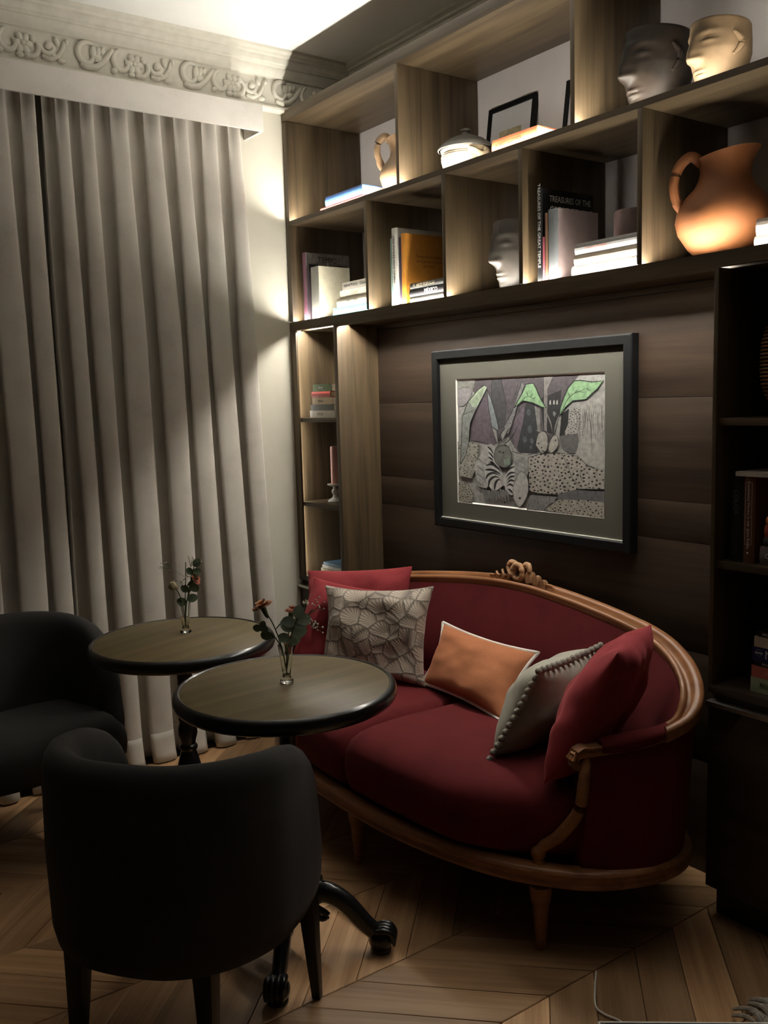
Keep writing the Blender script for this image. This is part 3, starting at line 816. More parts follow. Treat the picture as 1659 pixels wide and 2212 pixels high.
mb = MB(); mb.tube([(0, 0, 0.203), (0.001, 0, 0.216), (0.003, 0, 0.222)], 0.0014, 6); mb.build('wick', black_ink, cyl, local=True)
ch = thing('candle_holder', 'white turned candle holder on the middle niche shelf', 'candle holder', (0.168, 0.110, 1.0375))
mb = MB(); mb.lathe([(0.034, 0), (0.036, 0.003), (0.032, 0.010), (0.014, 0.020), (0.010, 0.032), (0.016, 0.042), (0.017, 0.052), (0.009, 0.062), (0.010, 0.070), (0.030, 0.076), (0.036, 0.080), (0.036, 0.083), (0.0, 0.083)], 28)
mb.build('stand', mat('white_ceramic', (0.62, 0.58, 0.55), 0.3, 0.04), ch, smooth=True, local=True)
cd = thing('pink_candle', 'slim pink candle standing in the white holder', 'candle', (0.168, 0.110, 1.0375 + 0.0835))
mb = MB(); mb.lathe([(0.017, 0), (0.0172, 0.002), (0.0168, 0.168), (0.014, 0.172), (0.0, 0.171)], 20); mb.build('wax', mat('pink_wax', (0.78, 0.42, 0.36), 0.5, 0.05), cd, smooth=True, local=True)
mb = MB(); mb.tube([(0, 0, 0.170), (0, 0, 0.180)], 0.0012, 6); mb.build('wick', black_ink, cd, local=True)
# woven lantern at the frame edge
wick_m = mat('woven_rattan', (0.22, 0.10, 0.045), 0.6, 0.35, 60, 0.2)
lan = thing('rattan_lantern', 'brown woven rattan lantern on the unlit tower shelf', 'lantern', (2.408, 0.155, 1.4255))
def lan_r(t): return 0.118 * (1 - abs(2 * t - 1) ** 3.2 * 0.55)
mb = MB(); mb.lathe([(lan_r(i / 24) - 0.004, 0.29 * i / 24) for i in range(25)], 36); mb.build('lining', mat('dark_lining', (0.04, 0.018, 0.008), 0.8), lan, smooth=True, local=True)
for k in range(1, 30):
    t = k / 30; rr = lan_r(t)
    mb = MB(); mb.tube([((rr + (0.0015 if (i % 2) ^ (k % 2) else -0.0015)) * math.cos(2 * PI * i / 48), (rr + (0.0015 if (i % 2) ^ (k % 2) else -0.0015)) * math.sin(2 * PI * i / 48), 0.29 * t) for i in range(49)], 0.0034, 5, caps=False)
    mb.build('rattan_band', wick_m, lan, smooth=True, local=True)

# small leaning frames on the upper shelf
def small_frame(label, x0, w, h, ytop, print_):
    r = thing('picture_frame', label, 'picture frame', (x0 + w / 2, ytop, ZM), 0.0, 'small frames on the upper shelf')
    lean = 0.14
    M = Matrix.Translation((0, -lean * h, 0.0005)) @ Matrix.Rotation(-math.asin(lean), 4, 'X')
    f = 0.018
    mb = MB(); a = w / 2
    mb.box(-a, a, 0, 0.016, 0, f, M); mb.box(-a, a, 0, 0.016, h - f, h, M); mb.box(-a, -a + f, 0, 0.016, f, h - f, M); mb.box(a - f, a, 0, 0.016, f, h - f, M)
    mb.build('moulding', frame_m, r, local=True)
    mb = MB(); mb.box(-a + f, a - f, 0.006, 0.012, f, h - f, M); mb.build('mat_board', mat('white_mat', (0.55, 0.54, 0.54), 0.85, 0.02), r, local=True)
    mb = MB(); cream = (0.42, 0.35, 0.21); ink = (0.05, 0.045, 0.04)
    def q(x0_, x1_, z0_, z1_, c, o=0.0): mb.poly([M @ Vector(p) for p in ((x0_, 0.0057 - o, z0_), (x1_, 0.0057 - o, z0_), (x1_, 0.0057 - o, z1_), (x0_, 0.0057 - o, z1_))], c)
    if print_:
        q(-0.062, 0.058, 0.050, 0.205, cream); q(-0.034, 0.036, 0.056, 0.150, (0.36, 0.29, 0.16), .0002)
        for zz in (0.148, 0.056): q(-0.035, 0.037, zz, zz + 0.0012, ink, .0004)
        for xx in (-0.035, 0.036): q(xx, xx + 0.001, 0.056, 0.149, ink, .0004)
        for i in range(7): q(-0.016 + i * .006, -0.012 + i * .006, 0.134, 0.141, ink, .0004)
        for i in range(5): q(-0.028, -0.022, 0.070 + i * .014, 0.078 + i * .014, ink, .0004)
        q(0.004, 0.018, 0.066, 0.108, ink, .0004); q(0.000, 0.022, 0.100, 0.120, (0.16, 0.12, 0.08), .0006); q(0.008, 0.013, 0.070, 0.098, cream, .0008)
    else: q(-0.04, 0.045, 0.05, 0.17, cream)
    mb.build('print', printed('printed_ink'), r, local=True)
    return r
small_frame('black framed cream print leaning behind the orange book', 0.935, 0.258, 0.305, 0.390, True)
small_frame('black frame with white mat half hidden by the upper divider', 1.342, 0.255, 0.300, 0.390, False)

# ================================================================== PAINTING
pt_ = thing('framed_painting', 'large black framed ink drawing of jungle animals with green leaves', 'painting', (1.31, 0.195, 0.985))
FX0, FX1, FZ0, FZ1, FW_ = 0.808, 1.812, 0.983, 1.685, 0.036
fm = MB()
for a in ((FX0, FX1, FZ0, FZ0 + FW_), (FX0, FX1, FZ1 - FW_, FZ1)): pass
def mould(p0, p1, inn):
    # mitred frame member between outer corners p0,p1 (x,z); inn: the two inner corners
    r = []
    for (ox, oz), (ix, iz) in ((p0, inn[0]), (p1, inn[1])):
        r.append([Vector((ox, 0.2095, oz)), Vector((ox, 0.178, oz)), Vector((ox + (ix - ox) * .15, 0.175, oz + (iz - oz) * .15)), Vector((ox + (ix - ox) * .9, 0.175, oz + (iz - oz) * .9)), Vector((ix, 0.178, iz)), Vector((ix, 0.2095, iz))])
    mb = MB(); mb.loft(r); return mb.build('frame_member', frame_m, pt_)
oc = [(FX0, FZ0), (FX1, FZ0), (FX1, FZ1), (FX0, FZ1)]
ic = [(FX0 + FW_, FZ0 + FW_), (FX1 - FW_, FZ0 + FW_), (FX1 - FW_, FZ1 - FW_), (FX0 + FW_, FZ1 - FW_)]
for i in range(4): mould(oc[i], oc[(i + 1) % 4], (ic[i], ic[(i + 1) % 4]))
PX0, PX1, PZ0, PZ1 = 0.940, 1.690, 1.086, 1.570
mb = MB()
x0, x1, z0, z1 = FX0 + FW_, FX1 - FW_, FZ0 + FW_, FZ1 - FW_
for q in ((x0, PX0, z0, z1), (PX1, x1, z0, z1), (PX0, PX1, z0, PZ0), (PX0, PX1, PZ1, z1)): mb.box(q[0], q[1], 0.192, 0.198, q[2], q[3])
mb.build('mat_board', matboard, pt_)
mb = MB(); bw = 0.005
for a, b, c, d in (((PX0, PZ0), (PX1, PZ0), (PX1 - bw, PZ0 + bw), (PX0 + bw, PZ0 + bw)), ((PX1, PZ0), (PX1, PZ1), (PX1 - bw, PZ1 - bw), (PX1 - bw, PZ0 + bw)), ((PX1, PZ1), (PX0, PZ1), (PX0 + bw, PZ1 - bw), (PX1 - bw, PZ1 - bw)), ((PX0, PZ1), (PX0, PZ0), (PX0 + bw, PZ0 + bw), (PX0 + bw, PZ1 - bw))):
    mb.add([(a[0], 0.1915, a[1]), (b[0], 0.1915, b[1]), (c[0], 0.1965, c[1]), (d[0], 0.1965, d[1])], [(0, 1, 2, 3)])
mb.build('bevel_edge', white_bevel, pt_)
# slip at the foot of the rebate
box('rebate_slip', x0, x1, 0.186, 0.192, z0, z0 + 0.003, white_bevel, pt_)
art = MB()
LAY = [0.1968]
def uv(p):
    x, y = p
    top = 125 - 0.0385 * (x - 80); bot = 1350 + 0.1296 * (x - 112)
    u = (x - 92) / 1480.0; u = u * 1.06 / (1 + 0.06 * u)
    v = (y - top) / (bot - top)
    u = min(0.998, max(0.002, u)); v = min(0.998, max(0.002, v))
    return Vector((PX0 + u * (PX1 - PX0), LAY[0], PZ1 - v * (PZ1 - PZ0)))
def shape(pts, col, smoothn=0, outline=None, ow=3.0):
    LAY[0] -= 0.00003
    if smoothn:
        q = catmull([(p[0], p[1], 0) for p in pts] + [(pts[0][0], pts[0][1], 0)], smoothn)
        pts = [(p.x, p.y) for p in q[:-1]]
    art.poly([uv(p) for p in pts], col)
    if outline: stroke(pts + [pts[0]], ow, outline)
def stroke(pts, w, col, taper=False, sm=0):
    LAY[0] -= 0.00001
    if sm:
        q = catmull([(p[0], p[1], 0) for p in pts], sm); pts = [(p.x, p.y) for p in q]
    n = len(pts); L = []; R = []
    for i, p in enumerate(pts):
        a = pts[max(0, i - 1)]; b = pts[min(n - 1, i + 1)]
        dx, dy = b[0] - a[0], b[1] - a[1]; l = math.hypot(dx, dy) or 1
        ww = w * (math.sin(PI * min(1, 0.12 + i / (n - 1))) if taper else 1) / 2 + 0.3
        L.append((p[0] - dy / l * ww, p[1] + dx / l * ww)); R.append((p[0] + dy / l * ww, p[1] - dx / l * ww))
    vs = [uv(p) for p in L + R]
    art.add(vs, [(i, i + 1, n + i + 1, n + i) for i in range(n - 1)], col)
def inside(p, poly):
    x, y = p; c = False; j = len(poly) - 1
    for i in range(len(poly)):
        xi, yi = poly[i]; xj, yj = poly[j]
        if (yi > y) != (yj > y) and x < (xj - xi) * (y - yi) / (yj - yi) + xi: c = not c
        j = i
    return c
def spots(poly, n, r, col, seed):
    rn = random.Random(seed); LAY[0] -= 0.00003
    xs = [p[0] for p in poly]; ys = [p[1] for p in poly]; k = 0; tries = 0
    pts = []
    while k < n and tries < n * 30:
        tries += 1
        p = (rn.uniform(min(xs), max(xs)), rn.uniform(min(ys), max(ys)))
        if not inside(p, poly) or any(math.hypot(p[0] - q[0], p[1] - q[1]) < r * 2.3 for q in pts): continue
        pts.append(p); k += 1
        a0 = rn.random() * 6; rr = r * rn.uniform(.6, 1.1)
        art.poly([uv((p[0] + rr * rn.uniform(.6, 1.15) * math.cos(a0 + 2 * PI * i / 6), p[1] + rr * rn.uniform(.5, 1.0) * math.sin(a0 + 2 * PI * i / 6))) for i in range(6)], col)
INK = (0.018, 0.018, 0.020); G1 = (0.42, 0.41, 0.39); G2_ = (0.25, 0.245, 0.245); WH = (0.66, 0.65, 0.62)
shape([(80, 60), (1590, 60), (1590, 1560), (80, 1560)], (0.47, 0.46, 0.44))
shape([(300, 100), (1345, 60), (1290, 160), (1200, 300), (1150, 480), (1110, 700), (930, 880), (740, 860), (640, 700), (480, 790), (235, 740), (240, 480), (330, 330), (270, 240)], (0.130, 0.112, 0.124))
shape([(250, 720), (255, 520), (330, 350), (420, 320), (470, 600), (500, 770)], (0.17, 0.13, 0.16), 40)
shape([(470, 120), (565, 112), (625, 400), (600, 600), (540, 620), (470, 330)], (0.085, 0.085, 0.092), 0, INK)
shape([(570, 112), (770, 105), (700, 330), (640, 420)], (0.135, 0.115, 0.13), 0, INK)
shape([(690, 560), (820, 370), (830, 520), (780, 780), (700, 820)], (0.20, 0.155, 0.19), 0)
shape([(820, 380), (905, 380), (945, 640), (925, 870), (760, 865), (735, 800), (795, 560)], (0.045, 0.050, 0.055), 0, INK)
for q in ((850, 460, 34), (860, 630, 40), (810, 730, 36), (880, 750, 30), (870, 810, 22)): shape([(q[0] + q[2] * .6 * math.cos(a), q[1] + q[2] * math.sin(a)) for a in [k * PI / 5 for k in range(10)]], (0.11, 0.125, 0.135))
shape([(960, 330), (1170, 240), (1150, 470), (1100, 690), (1000, 650)], (0.035, 0.034, 0.038))
shape([(1000, 110), (1100, 90), (1040, 230), (1030, 660), (1000, 640)], (0.30, 0.28, 0.27), 0, INK)
shape([(910, 400), (960, 430), (965, 640), (940, 660)], (0.28, 0.27, 0.26))
for x in (1062, 1098, 1128): shape([(x - 6, 350), (x + 6, 340), (x + 8, 385), (x - 8, 385)], WH)
shape([(1090, 450), (1118, 470), (1105, 510), (1088, 490)], (.3, .3, .3))
shape([(1170, 480), (1240, 430), (1230, 600), (1190, 720), (1150, 700)], INK)
# bark on the right
bark = [(1290, 440), (1450, 350), (1580, 300), (1580, 1060), (1420, 1000), (1300, 880), (1200, 660)]
shape(bark, (0.52, 0.50, 0.47), 0)
rn = random.Random(4)
for i in range(34):
    x = 1300 + i * 8.5; y = rn.uniform(380, 600); stroke([(x, y), (x + rn.uniform(-18, 18), y + 120), (x + rn.uniform(-25, 25), y + rn.uniform(220, 420))], rn.uniform(2, 5), (0.16, 0.155, 0.15), True, 8)
spots([(1240, 450), (1340, 420), (1370, 700), (1230, 720)], 50, 9, (0.10, 0.10, 0.10), 3)
shape([(1150, 700), (1320, 690), (1300, 870), (1180, 830)], (0.17, 0.165, 0.165), 30)
# top-left tangle
shape([(90, 220), (230, 205), (260, 260), (180, 380), (95, 370)], (0.40, 0.38, 0.39), 24, (0.12, .12, .12), 3)
for i in range(16): stroke([(95 + i * 13, 130), (105 + i * 13, 165 + rn.uniform(-10, 10)), (100 + i * 13, 215)], 4, (0.20, 0.20, 0.15), False, 6)
# long ears / leaves
leafL = [(130, 970), (145, 700), (160, 480), (215, 350), (330, 230), (400, 185), (428, 205), (400, 265), (310, 420), (245, 560), (225, 760), (190, 880)]
shape(leafL, (0.34, 0.36, 0.335), 0, INK, 7); spots(leafL, 70, 7, (0.10, 0.11, 0.10), 6)
shape([(225, 345), (330, 235), (400, 190), (425, 210), (395, 262), (315, 400), (270, 400)], (0.50, 0.60, 0.44), 0)
for i in range(5): stroke([(250 + i * 14, 350 + i * 6), (390 - i * 2, 215 + i * 12)], 3, (.25, .33, .22))
shape([(425, 225), (470, 330), (530, 540), (545, 640), (470, 595), (442, 420)], (0.30, 0.335, 0.35), 0, INK, 5)
shape([(600, 600), (680, 470), (790, 150), (810, 200), (760, 330), (690, 560), (640, 690)], (0.30, 0.30, 0.30), 0, INK, 4); spots([(610, 600), (690, 470), (760, 340), (690, 560)], 26, 8, (0.1, .1, .1), 9)
# green leaves
gl = [(708, 412), (745, 345), (790, 270), (830, 182), (900, 172), (930, 225), (955, 290), (985, 350), (1025, 415), (985, 412), (900, 368), (800, 345)]
shape(gl, (0.36, 0.60, 0.33), 0, INK, 8)
gr = [(1290, 155), (1345, 150), (1450, 168), (1552, 160), (1500, 240), (1455, 280), (1400, 340), (1280, 352), (1210, 415), (1150, 505), (1160, 420), (1190, 330), (1235, 225)]
shape(gr, (0.36, 0.60, 0.33), 0, INK, 8)
for a in ([(740, 390), (850, 300), (960, 390)], [(850, 300), (830, 250)], [(870, 310), (905, 260)], [(890, 330), (930, 310)]): stroke(a, 6, (0.05, 0.10, 0.05), True, 10)
for a in ([(1160, 480), (1250, 310), (1380, 240), (1530, 180)], [(1250, 310), (1230, 260)], [(1290, 285), (1330, 230)], [(1330, 262), (1400, 270)], [(1400, 230), (1440, 260)]): stroke(a, 6, (0.05, 0.10, 0.05), True, 12)
for gg in (gl, gr):
    for i in range(len(gg)):
        a, b = gg[i], gg[(i + 1) % len(gg)]; k = max(2, int(math.hypot(b[0] - a[0], b[1] - a[1]) / 22))
        for j in range(k): shape([(a[0] + (b[0] - a[0]) * j / k + 7 * math.cos(c), a[1] + (b[1] - a[1]) * j / k + 7 * math.sin(c)) for c in (0, 1.57, 3.14, 4.71)], INK)
for a in ([(1010, 420), (1070, 560), (1095, 700)], [(1150, 500), (1120, 600), (1100, 700)], [(930, 640), (1000, 660), (1080, 690)]): stroke(a, 12, (0.33, 0.31, 0.29), True, 12)
# hares
shape([(925, 790), (950, 680), (1010, 655), (1045, 720), (1035, 830), (985, 868)], (0.46, 0.44, 0.40), 30, INK, 4)
shape([(1048, 840), (1070, 740), (1110, 690), (1140, 720), (1142, 800), (1085, 868)], (0.52, 0.49, 0.44), 30, INK, 4)
for p in ((1120, 742), (985, 815), (955, 770)): shape([(p[0] + 9 * math.cos(a), p[1] + 7 * math.sin(a)) for a in [k * PI / 4 for k in range(8)]], INK)
for i in range(5): stroke([(985, 850), (1000 + 14 * i, 840 + 8 * i)], 3, INK)
# leopards
lp = [(850, 915), (960, 880), (1180, 872), (1330, 905), (1425, 1010), (1580, 1050), (1580, 1240), (1340, 1236), (1140, 1288), (980, 1280), (860, 1252)]
shape(lp, (0.52, 0.475, 0.42), 0, (0.08, .08, .08), 5); spots(lp, 150, 14, INK, 21)
stroke([(1180, 880), (1240, 1010), (1270, 1110), (1330, 1190)], 5, (0.1, .1, .1), False, 14); stroke([(1420, 1010), (1350, 1080), (1380, 1170)], 5, (.1, .1, .1), False, 10)
l2 = [(228, 742), (340, 770), (310, 1000), (250, 1112), (115, 1085), (105, 740)]
shape(l2, (0.47, 0.45, 0.39), 0, (0.1, .1, .1), 4); spots(l2, 60, 9, INK, 22)
shape(leafL[:3] + leafL[-4:], (0.34, 0.36, 0.335), 0, INK, 6); spots(leafL[:3] + leafL[-4:], 26, 7, (0.10, 0.11, 0.10), 7)
l3 = [(105, 1150), (205, 1160), (275, 1280), (250, 1360), (105, 1350)]
shape(l3, (0.47, 0.44, 0.36), 0, (.1, .1, .1), 4); spots(l3, 46, 9, INK, 23)
shape([(870, 1290), (1140, 1315), (1000, 1450), (830, 1440)], (0.30, 0.295, 0.29)); spots([(870, 1290), (1130, 1320), (1000, 1450), (830, 1440)], 50, 7, (0.08, .08, .08), 24)
shape([(1140, 1292), (1300, 1245), (1590, 1262), (1590, 1372), (1380, 1340), (1140, 1338)], (0.17, 0.17, 0.18), 0)
l4 = [(1000, 1450), (1150, 1338), (1400, 1345), (1590, 1375), (1590, 1560), (1300, 1510)]
shape(l4, (0.50, 0.46, 0.39), 0, (.1, .1, .1), 4); spots(l4, 60, 11, INK, 25)
# plumage and striped leaf
shape([(285, 1010), (335, 900), (440, 775), (505, 800), (500, 900), (430, 1000), (430, 1200), (330, 1180)], (0.56, 0.55, 0.53), 30)
for i in range(14): stroke([(310 + (i % 4) * 28, 900 + i * 20), (345 + (i % 4) * 28, 930 + i * 20), (350 + (i % 3) * 24, 975 + i * 18)], 7, (0.24, 0.24, 0.24), True, 8)
shape([(440, 800), (490, 860), (520, 960), (570, 1030), (500, 960), (440, 920)], (0.7, 0.69, 0.66))
for p in ([(430, 795), (470, 830), (505, 900)], [(440, 850), (480, 890), (500, 930)], [(438, 900), (470, 920), (500, 950)]): stroke(p, 17, INK, True, 9)
fz = [(400, 985), (470, 960), (560, 1020), (600, 1085), (660, 1010), (720, 990), (722, 1190), (690, 1290), (620, 1250), (600, 1190), (490, 1245), (405, 1120)]
shape(fz, (0.70, 0.69, 0.66), 40)
for p in ([(412, 985), (480, 975), (545, 1020), (590, 1080)], [(405, 1030), (470, 1030), (540, 1060), (592, 1110)], [(408, 1120), (440, 1075), (510, 1065), (592, 1125)], [(435, 1200), (455, 1130), (520, 1100), (595, 1145)], [(500, 1240), (510, 1170), (545, 1130), (598, 1160)]): stroke(p, 24, INK, True, 14)
for p in ([(712, 1000), (650, 1030), (605, 1100)], [(718, 1060), (660, 1070), (608, 1130)], [(720, 1100), (670, 1105), (612, 1160)], [(715, 1150), (665, 1140), (618, 1190)], [(700, 1200), (660, 1180), (622, 1210)], [(690, 1270), (660, 1235), (625, 1225)]): stroke(p, 20, INK, True, 12)
shape([(500, 890), (530, 805), (640, 790), (685, 900), (665, 985), (595, 1010), (520, 960)], (0.22, 0.225, 0.205), 30, INK, 5)
shape([(600, 930), (660, 920), (665, 975), (610, 985)], (0.30, 0.38, 0.30), 14)
for p in ((622, 788), (560, 850), (600, 860)): shape([(p[0] + 10 * math.cos(a), p[1] + 9 * math.sin(a)) for a in [k * PI / 4 for k in range(8)]], INK)
for p in ([(470, 590), (520, 700), (545, 800)], [(560, 780), (565, 690), (620, 600)], [(545, 800), (540, 700), (470, 590)], [(580, 760), (640, 650), (780, 520)], [(600, 790), (700, 690), (780, 540)]): stroke(p, 9, INK, True, 12)
shape([(480, 600), (530, 640), (545, 780), (520, 720)], (0.40, 0.39, 0.37)); shape([(575, 680), (630, 610), (640, 640), (590, 740)], (0.40, 0.39, 0.37))
for i in range(4): stroke([(650 + i * 14, 800 + i * 10), (700 + i * 4, 730 + i * 26)], 8, INK, True)
shape([(720, 950), (790, 905), (850, 960), (845, 1090), (770, 1180), (715, 1160)], (0.36, 0.36, 0.355), 26)
for i in range(12): stroke([(725 + (i % 3) * 36, 950 + i * 17), (760 + (i % 3) * 34, 965 + i * 17), (770 + (i % 3) * 30, 1010 + i * 15)], 7, (0.55, .55, .53), True, 8)
shape([(700, 1195), (765, 1060), (840, 1105), (845, 1280), (765, 1410), (700, 1320)], (0.60, 0.59, 0.56), 26, (.15, .15, .15), 4)
for p in ((690, 1300), (765, 1322), (610, 1362)): shape([(p[0] + 13 * math.cos(a), p[1] + 11 * math.sin(a)) for a in [k * PI / 4 for k in range(8)]], INK)
for i in range(9): stroke([(380 + 30 * i, 1220 + 9 * (i % 3)), (400 + 30 * i, 1290), (385 + 34 * i, 1370 + 8 * (i % 2))], 26, (0.27, 0.27, 0.265), True, 9)
for i in range(6): stroke([(370 + 40 * i, 1240), (395 + 40 * i, 1300)], 4, INK, True)
for a in ([(225, 735), (340, 745), (420, 760)], [(690, 845), (760, 870), (850, 885)], [(850, 885), (930, 870)]): stroke(a, 7, INK, True, 10)
art.build('drawing', printed('drawing_ink', 0.75, 0.62), pt_)

# ================================================================== SOFA
SC = 1.345
sofa = thing('sofa', 'burgundy velvet sofa with carved honey wood frame and bow crest', 'sofa', (SC, -0.25, 0))
TOP_H = [(0, .135, .838), (.25, .130, .824), (.50, .108, .797), (.66, .074, .775), (.77, .028, .747), (.85, -.025, .712), (.897, -.080, .672), (.905, -.135, .632), (.875, -.195, .600), (.835, -.250, .582), (.806, -.315, .577), (.786, -.372, .577)]
BOT_H = [(0, .120, .235), (.25, .115, .235), (.50, .095, .235), (.66, .065, .235), (.77, .020, .235), (.84, -.045, .235), (.885, -.110, .235), (.905, -.180, .235), (.900, -.250, .235), (.875, -.310, .235), (.835, -.365, .235), (.785, -.410, .235)]
NS = 121
full = lambda H: catmull([(SC - x, y, z) for x, y, z in reversed(H[1:])] + [(SC + x, y, z) for x, y, z in H], NS)
TOPC, BOTC = full(TOP_H), full(BOT_H)
def inward(C, i):
    t = C[min(i + 1, NS - 1)] - C[max(i - 1, 0)]; t.z = 0; t.normalize()
    return Vector((t.y, -t.x, 0))
nin = [inward(TOPC, i) for i in range(NS)]
# make sure it points to the seat
if nin[NS // 2].y > 0: nin = [-v for v in nin]
rings = []
for i in range(NS):
    T, B, n = TOPC[i], BOTC[i], nin[i]
    a = abs(i - NS // 2) / (NS // 2)
    ht = T.z
    sec = []
    sec.append(B)
    for f in (0.25, 0.5, 0.75): sec.append(B.lerp(T, f) - n * 0.004)
    sec.append(Vector((T.x, T.y, ht - 0.035)) - n * 0.0)
    sec.append(Vector((T.x, T.y, ht - 0.030)) + n * 0.040)
    pad = 0.075 if a < 0.72 else 0.055
    for f, q in ((0.86, 0.052), (0.7, pad + 0.012), (0.5, pad + 0.035), (0.36, pad + 0.035)):
        p = B.lerp(T, f); sec.append(p + n * q)
    sec.append(B + n * 0.05)
    rings.append(sec)
mb = MB(); mb.loft(rings); mb.build('upholstered_back', velvet, sofa, smooth=True, angle=60)
# moulded wooden rail
RP = [(-0.020, -0.030)] + [(-0.008 + 0.015 * math.cos(a_), -0.004 + 0.013 * math.sin(a_)) for a_ in [PI * (1.1 - 0.13 * k) for k in range(9)]] + [(0.010, -0.014), (0.018, -0.018), (0.022, -0.016)] + [(0.032 + 0.009 * math.cos(a_), -0.010 + 0.009 * math.sin(a_)) for a_ in [PI * (1.0 - 0.16 * k) for k in range(8)]] + [(0.036, -0.030), (0.010, -0.038)]
i0 = int(NS * 0.5 * (1 - 7.9 / 11)); i1 = NS - 1 - i0
mb = MB(); mb.loft([[TOPC[i] + nin[i] * p[0] + Vector((0, 0, p[1])) for p in RP] for i in range(i0, i1 + 1)])
mb.build('top_rail', sofa_wd, sofa, smooth=True, angle=50)
for sgn in (-1, 1):
    idx = list(range(i1 - 1, NS)) if sgn > 0 else list(range(i0 + 1, -1, -1))
    path = [TOPC[i] for i in idx]; nn = [nin[i] for i in idx]
    k = len(path); cut = int(k * 0.86)
    mb = MB()
    mb.loft([[path[j] + nn[j] * (0.014 + 0.027 * math.cos(a)) + Vector((0, 0, -0.012 + (0.018 + 0.008 * math.sin(PI * j / cut)) * math.sin(a))) for a in [2 * PI * q / 14 for q in range(14)]] for j in range(0, cut)])
    mb.build('arm_pad', velvet, sofa, smooth=True, angle=60)
    arm = [path[j] + nn[j] * 0.014 + Vector((0, 0, -0.026)) for j in range(0, k, 2)]
    end = arm[-1]; fwd = (arm[-1] - arm[-2]).normalized()
    arm += [end + fwd * 0.022 + Vector((0, 0, 0.004)), end + fwd * 0.038 + Vector((0, 0, -0.004)), end + fwd * 0.042 + Vector((0, 0, -0.020)), end + fwd * 0.030 + Vector((0, 0, -0.034)), end + fwd * 0.012 + Vector((0, 0, -0.038))]
    mb = MB(); mb.tube(arm, [0.018] * (len(arm) - 5) + [0.020, 0.020, 0.018, 0.015, 0.012], 12, flat=0.8)
    mb.build('arm_frame', sofa_wd, sofa, smooth=True)
    fl_ = MB()
    side = Vector((-fwd.y, fwd.x, 0))
    for o_ in (-0.013, 0.0, 0.013):
        q = [p + side * o_ + Vector((0, 0, 0.014)) for p in arm[-8:-3]] + [arm[-3] + side * o_ + fwd * 0.010 + Vector((0, 0, 0.010)), arm[-2] + side * o_ + fwd * 0.014]
        fl_.tube(q, 0.0065, 7)
    fl_.build('arm_reeding', sofa_wd, sofa, smooth=True)
    post = catmull([end + fwd * 0.006 + Vector((0, 0, -0.015)), (SC + sgn * .790, -.405, .475), (SC + sgn * .778, -.412, .400), (SC + sgn * .735, -.440, .325), (SC + sgn * .700, -.462, .292), (SC + sgn * .690, -.472, .262), (SC + sgn * .702, -.476, .238)], 26)
    mb = MB(); mb.tube(post, [0.0145 + 0.003 * math.sin(PI * i / 25) for i in range(26)], 10)
    mb.ball((SC + sgn * .690, -.472, .270), (0.021, 0.021, 0.021), 12, 8)
    mb.build('arm_post', sofa_wd, sofa, smooth=True)
# seat rail all round
base = [(0, -.655), (.22, -.648), (.45, -.610), (.62, -.555), (.74, -.485), (.83, -.405), (.89, -.30), (.915, -.19), (.895, -.09), (.83, -.015), (.70, .06), (.45, .105), (0, .125)]
BC = catmull([(SC - x, y, 0) for x, y in reversed(base[1:])] + [(SC + x, y, 0) for x, y in base[:-1]] , 120)
NB = len(BC)
def bn(i):
    t = BC[(i + 1) % NB] - BC[i - 1]; t.normalize(); v = Vector((t.y, -t.x, 0))
    c = Vector((SC, -0.26, 0)) - BC[i]
    return v if v.dot(c) > 0 else -v
RS = [(0.008, 0.246), (0.000, 0.242), (-0.003, 0.234), (0.003, 0.227), (0.003, 0.212), (-0.002, 0.207), (0.000, 0.198), (0.008, 0.195), (0.040, 0.195), (0.040, 0.246)]
mb = MB(); mb.loft([[BC[i] + bn(i) * d + Vector((0, 0, z_)) for d, z_ in RS] for i in range(NB)], loop=True)
mb.build('seat_rail', sofa_wd, sofa, smooth=True, angle=50)
mb = MB(); mb.add([BC[i] + bn(i) * 0.03 + Vector((0, 0, 0.236)) for i in range(NB)], [tuple(range(NB))]); mb.add([BC[i] + bn(i) * 0.03 + Vector((0, 0, 0.20)) for i in range(NB)], [tuple(range(NB - 1, -1, -1))])
mb.build('seat_deck', velvet, sofa)
# two seat cushions with rolled bow front
def yf(dx): return -0.630 + 0.03 * (abs(dx) / .45) ** 2 + 1.3 * max(0, abs(dx) - 0.45) ** 1.8
def ybk(dx): return 0.045 - 0.10 * (abs(dx) / 0.8) ** 3
for sgn, xa, xb in ((-1, -0.770, -0.025), (1, -0.021, 0.770)):
    rings = []
    N = 30
    for k in range(N + 1):
        u = k / N; dx = xa + (xb - xa) * u
        e = min(u, 1 - u) / 0.035
        dip = 0.030 * max(0, 1 - e) ** 2
        a, b = yf(dx) + 0.02 * max(0, 1 - e), ybk(dx) - 0.005 * max(0, 1 - e)
        cr = 0.012 * math.sin(PI * u)
        x = SC + dx
        wr = lambda y_: 0.004 * noise.noise(Vector((x * 5, y_ * 5, 2.0)))
        sec = [(a + 0.03, 0.250), (a + 0.004, 0.262), (a - 0.012, 0.300), (a - 0.018, 0.350 - dip * .3), (a - 0.010, 0.395 - dip * .6), (a + 0.012, 0.425 - dip), (a + 0.045, 0.440 - dip), (a + 0.10, 0.447 + cr - dip), (a + 0.22, 0.452 + cr - dip), (a + 0.36, 0.450 + cr - dip), (b - 0.10, 0.444 + cr - dip), (b - 0.03, 0.436 - dip), (b, 0.41 - dip), (b, 0.25)]
        rings.append([Vector((x, y_, z_ + (wr(y_) if z_ > .4 else 0))) for y_, z_ in sec])
    mb = MB(); mb.loft(rings); mb.build('seat_cushion', velvet, sofa, smooth=True, angle=60)
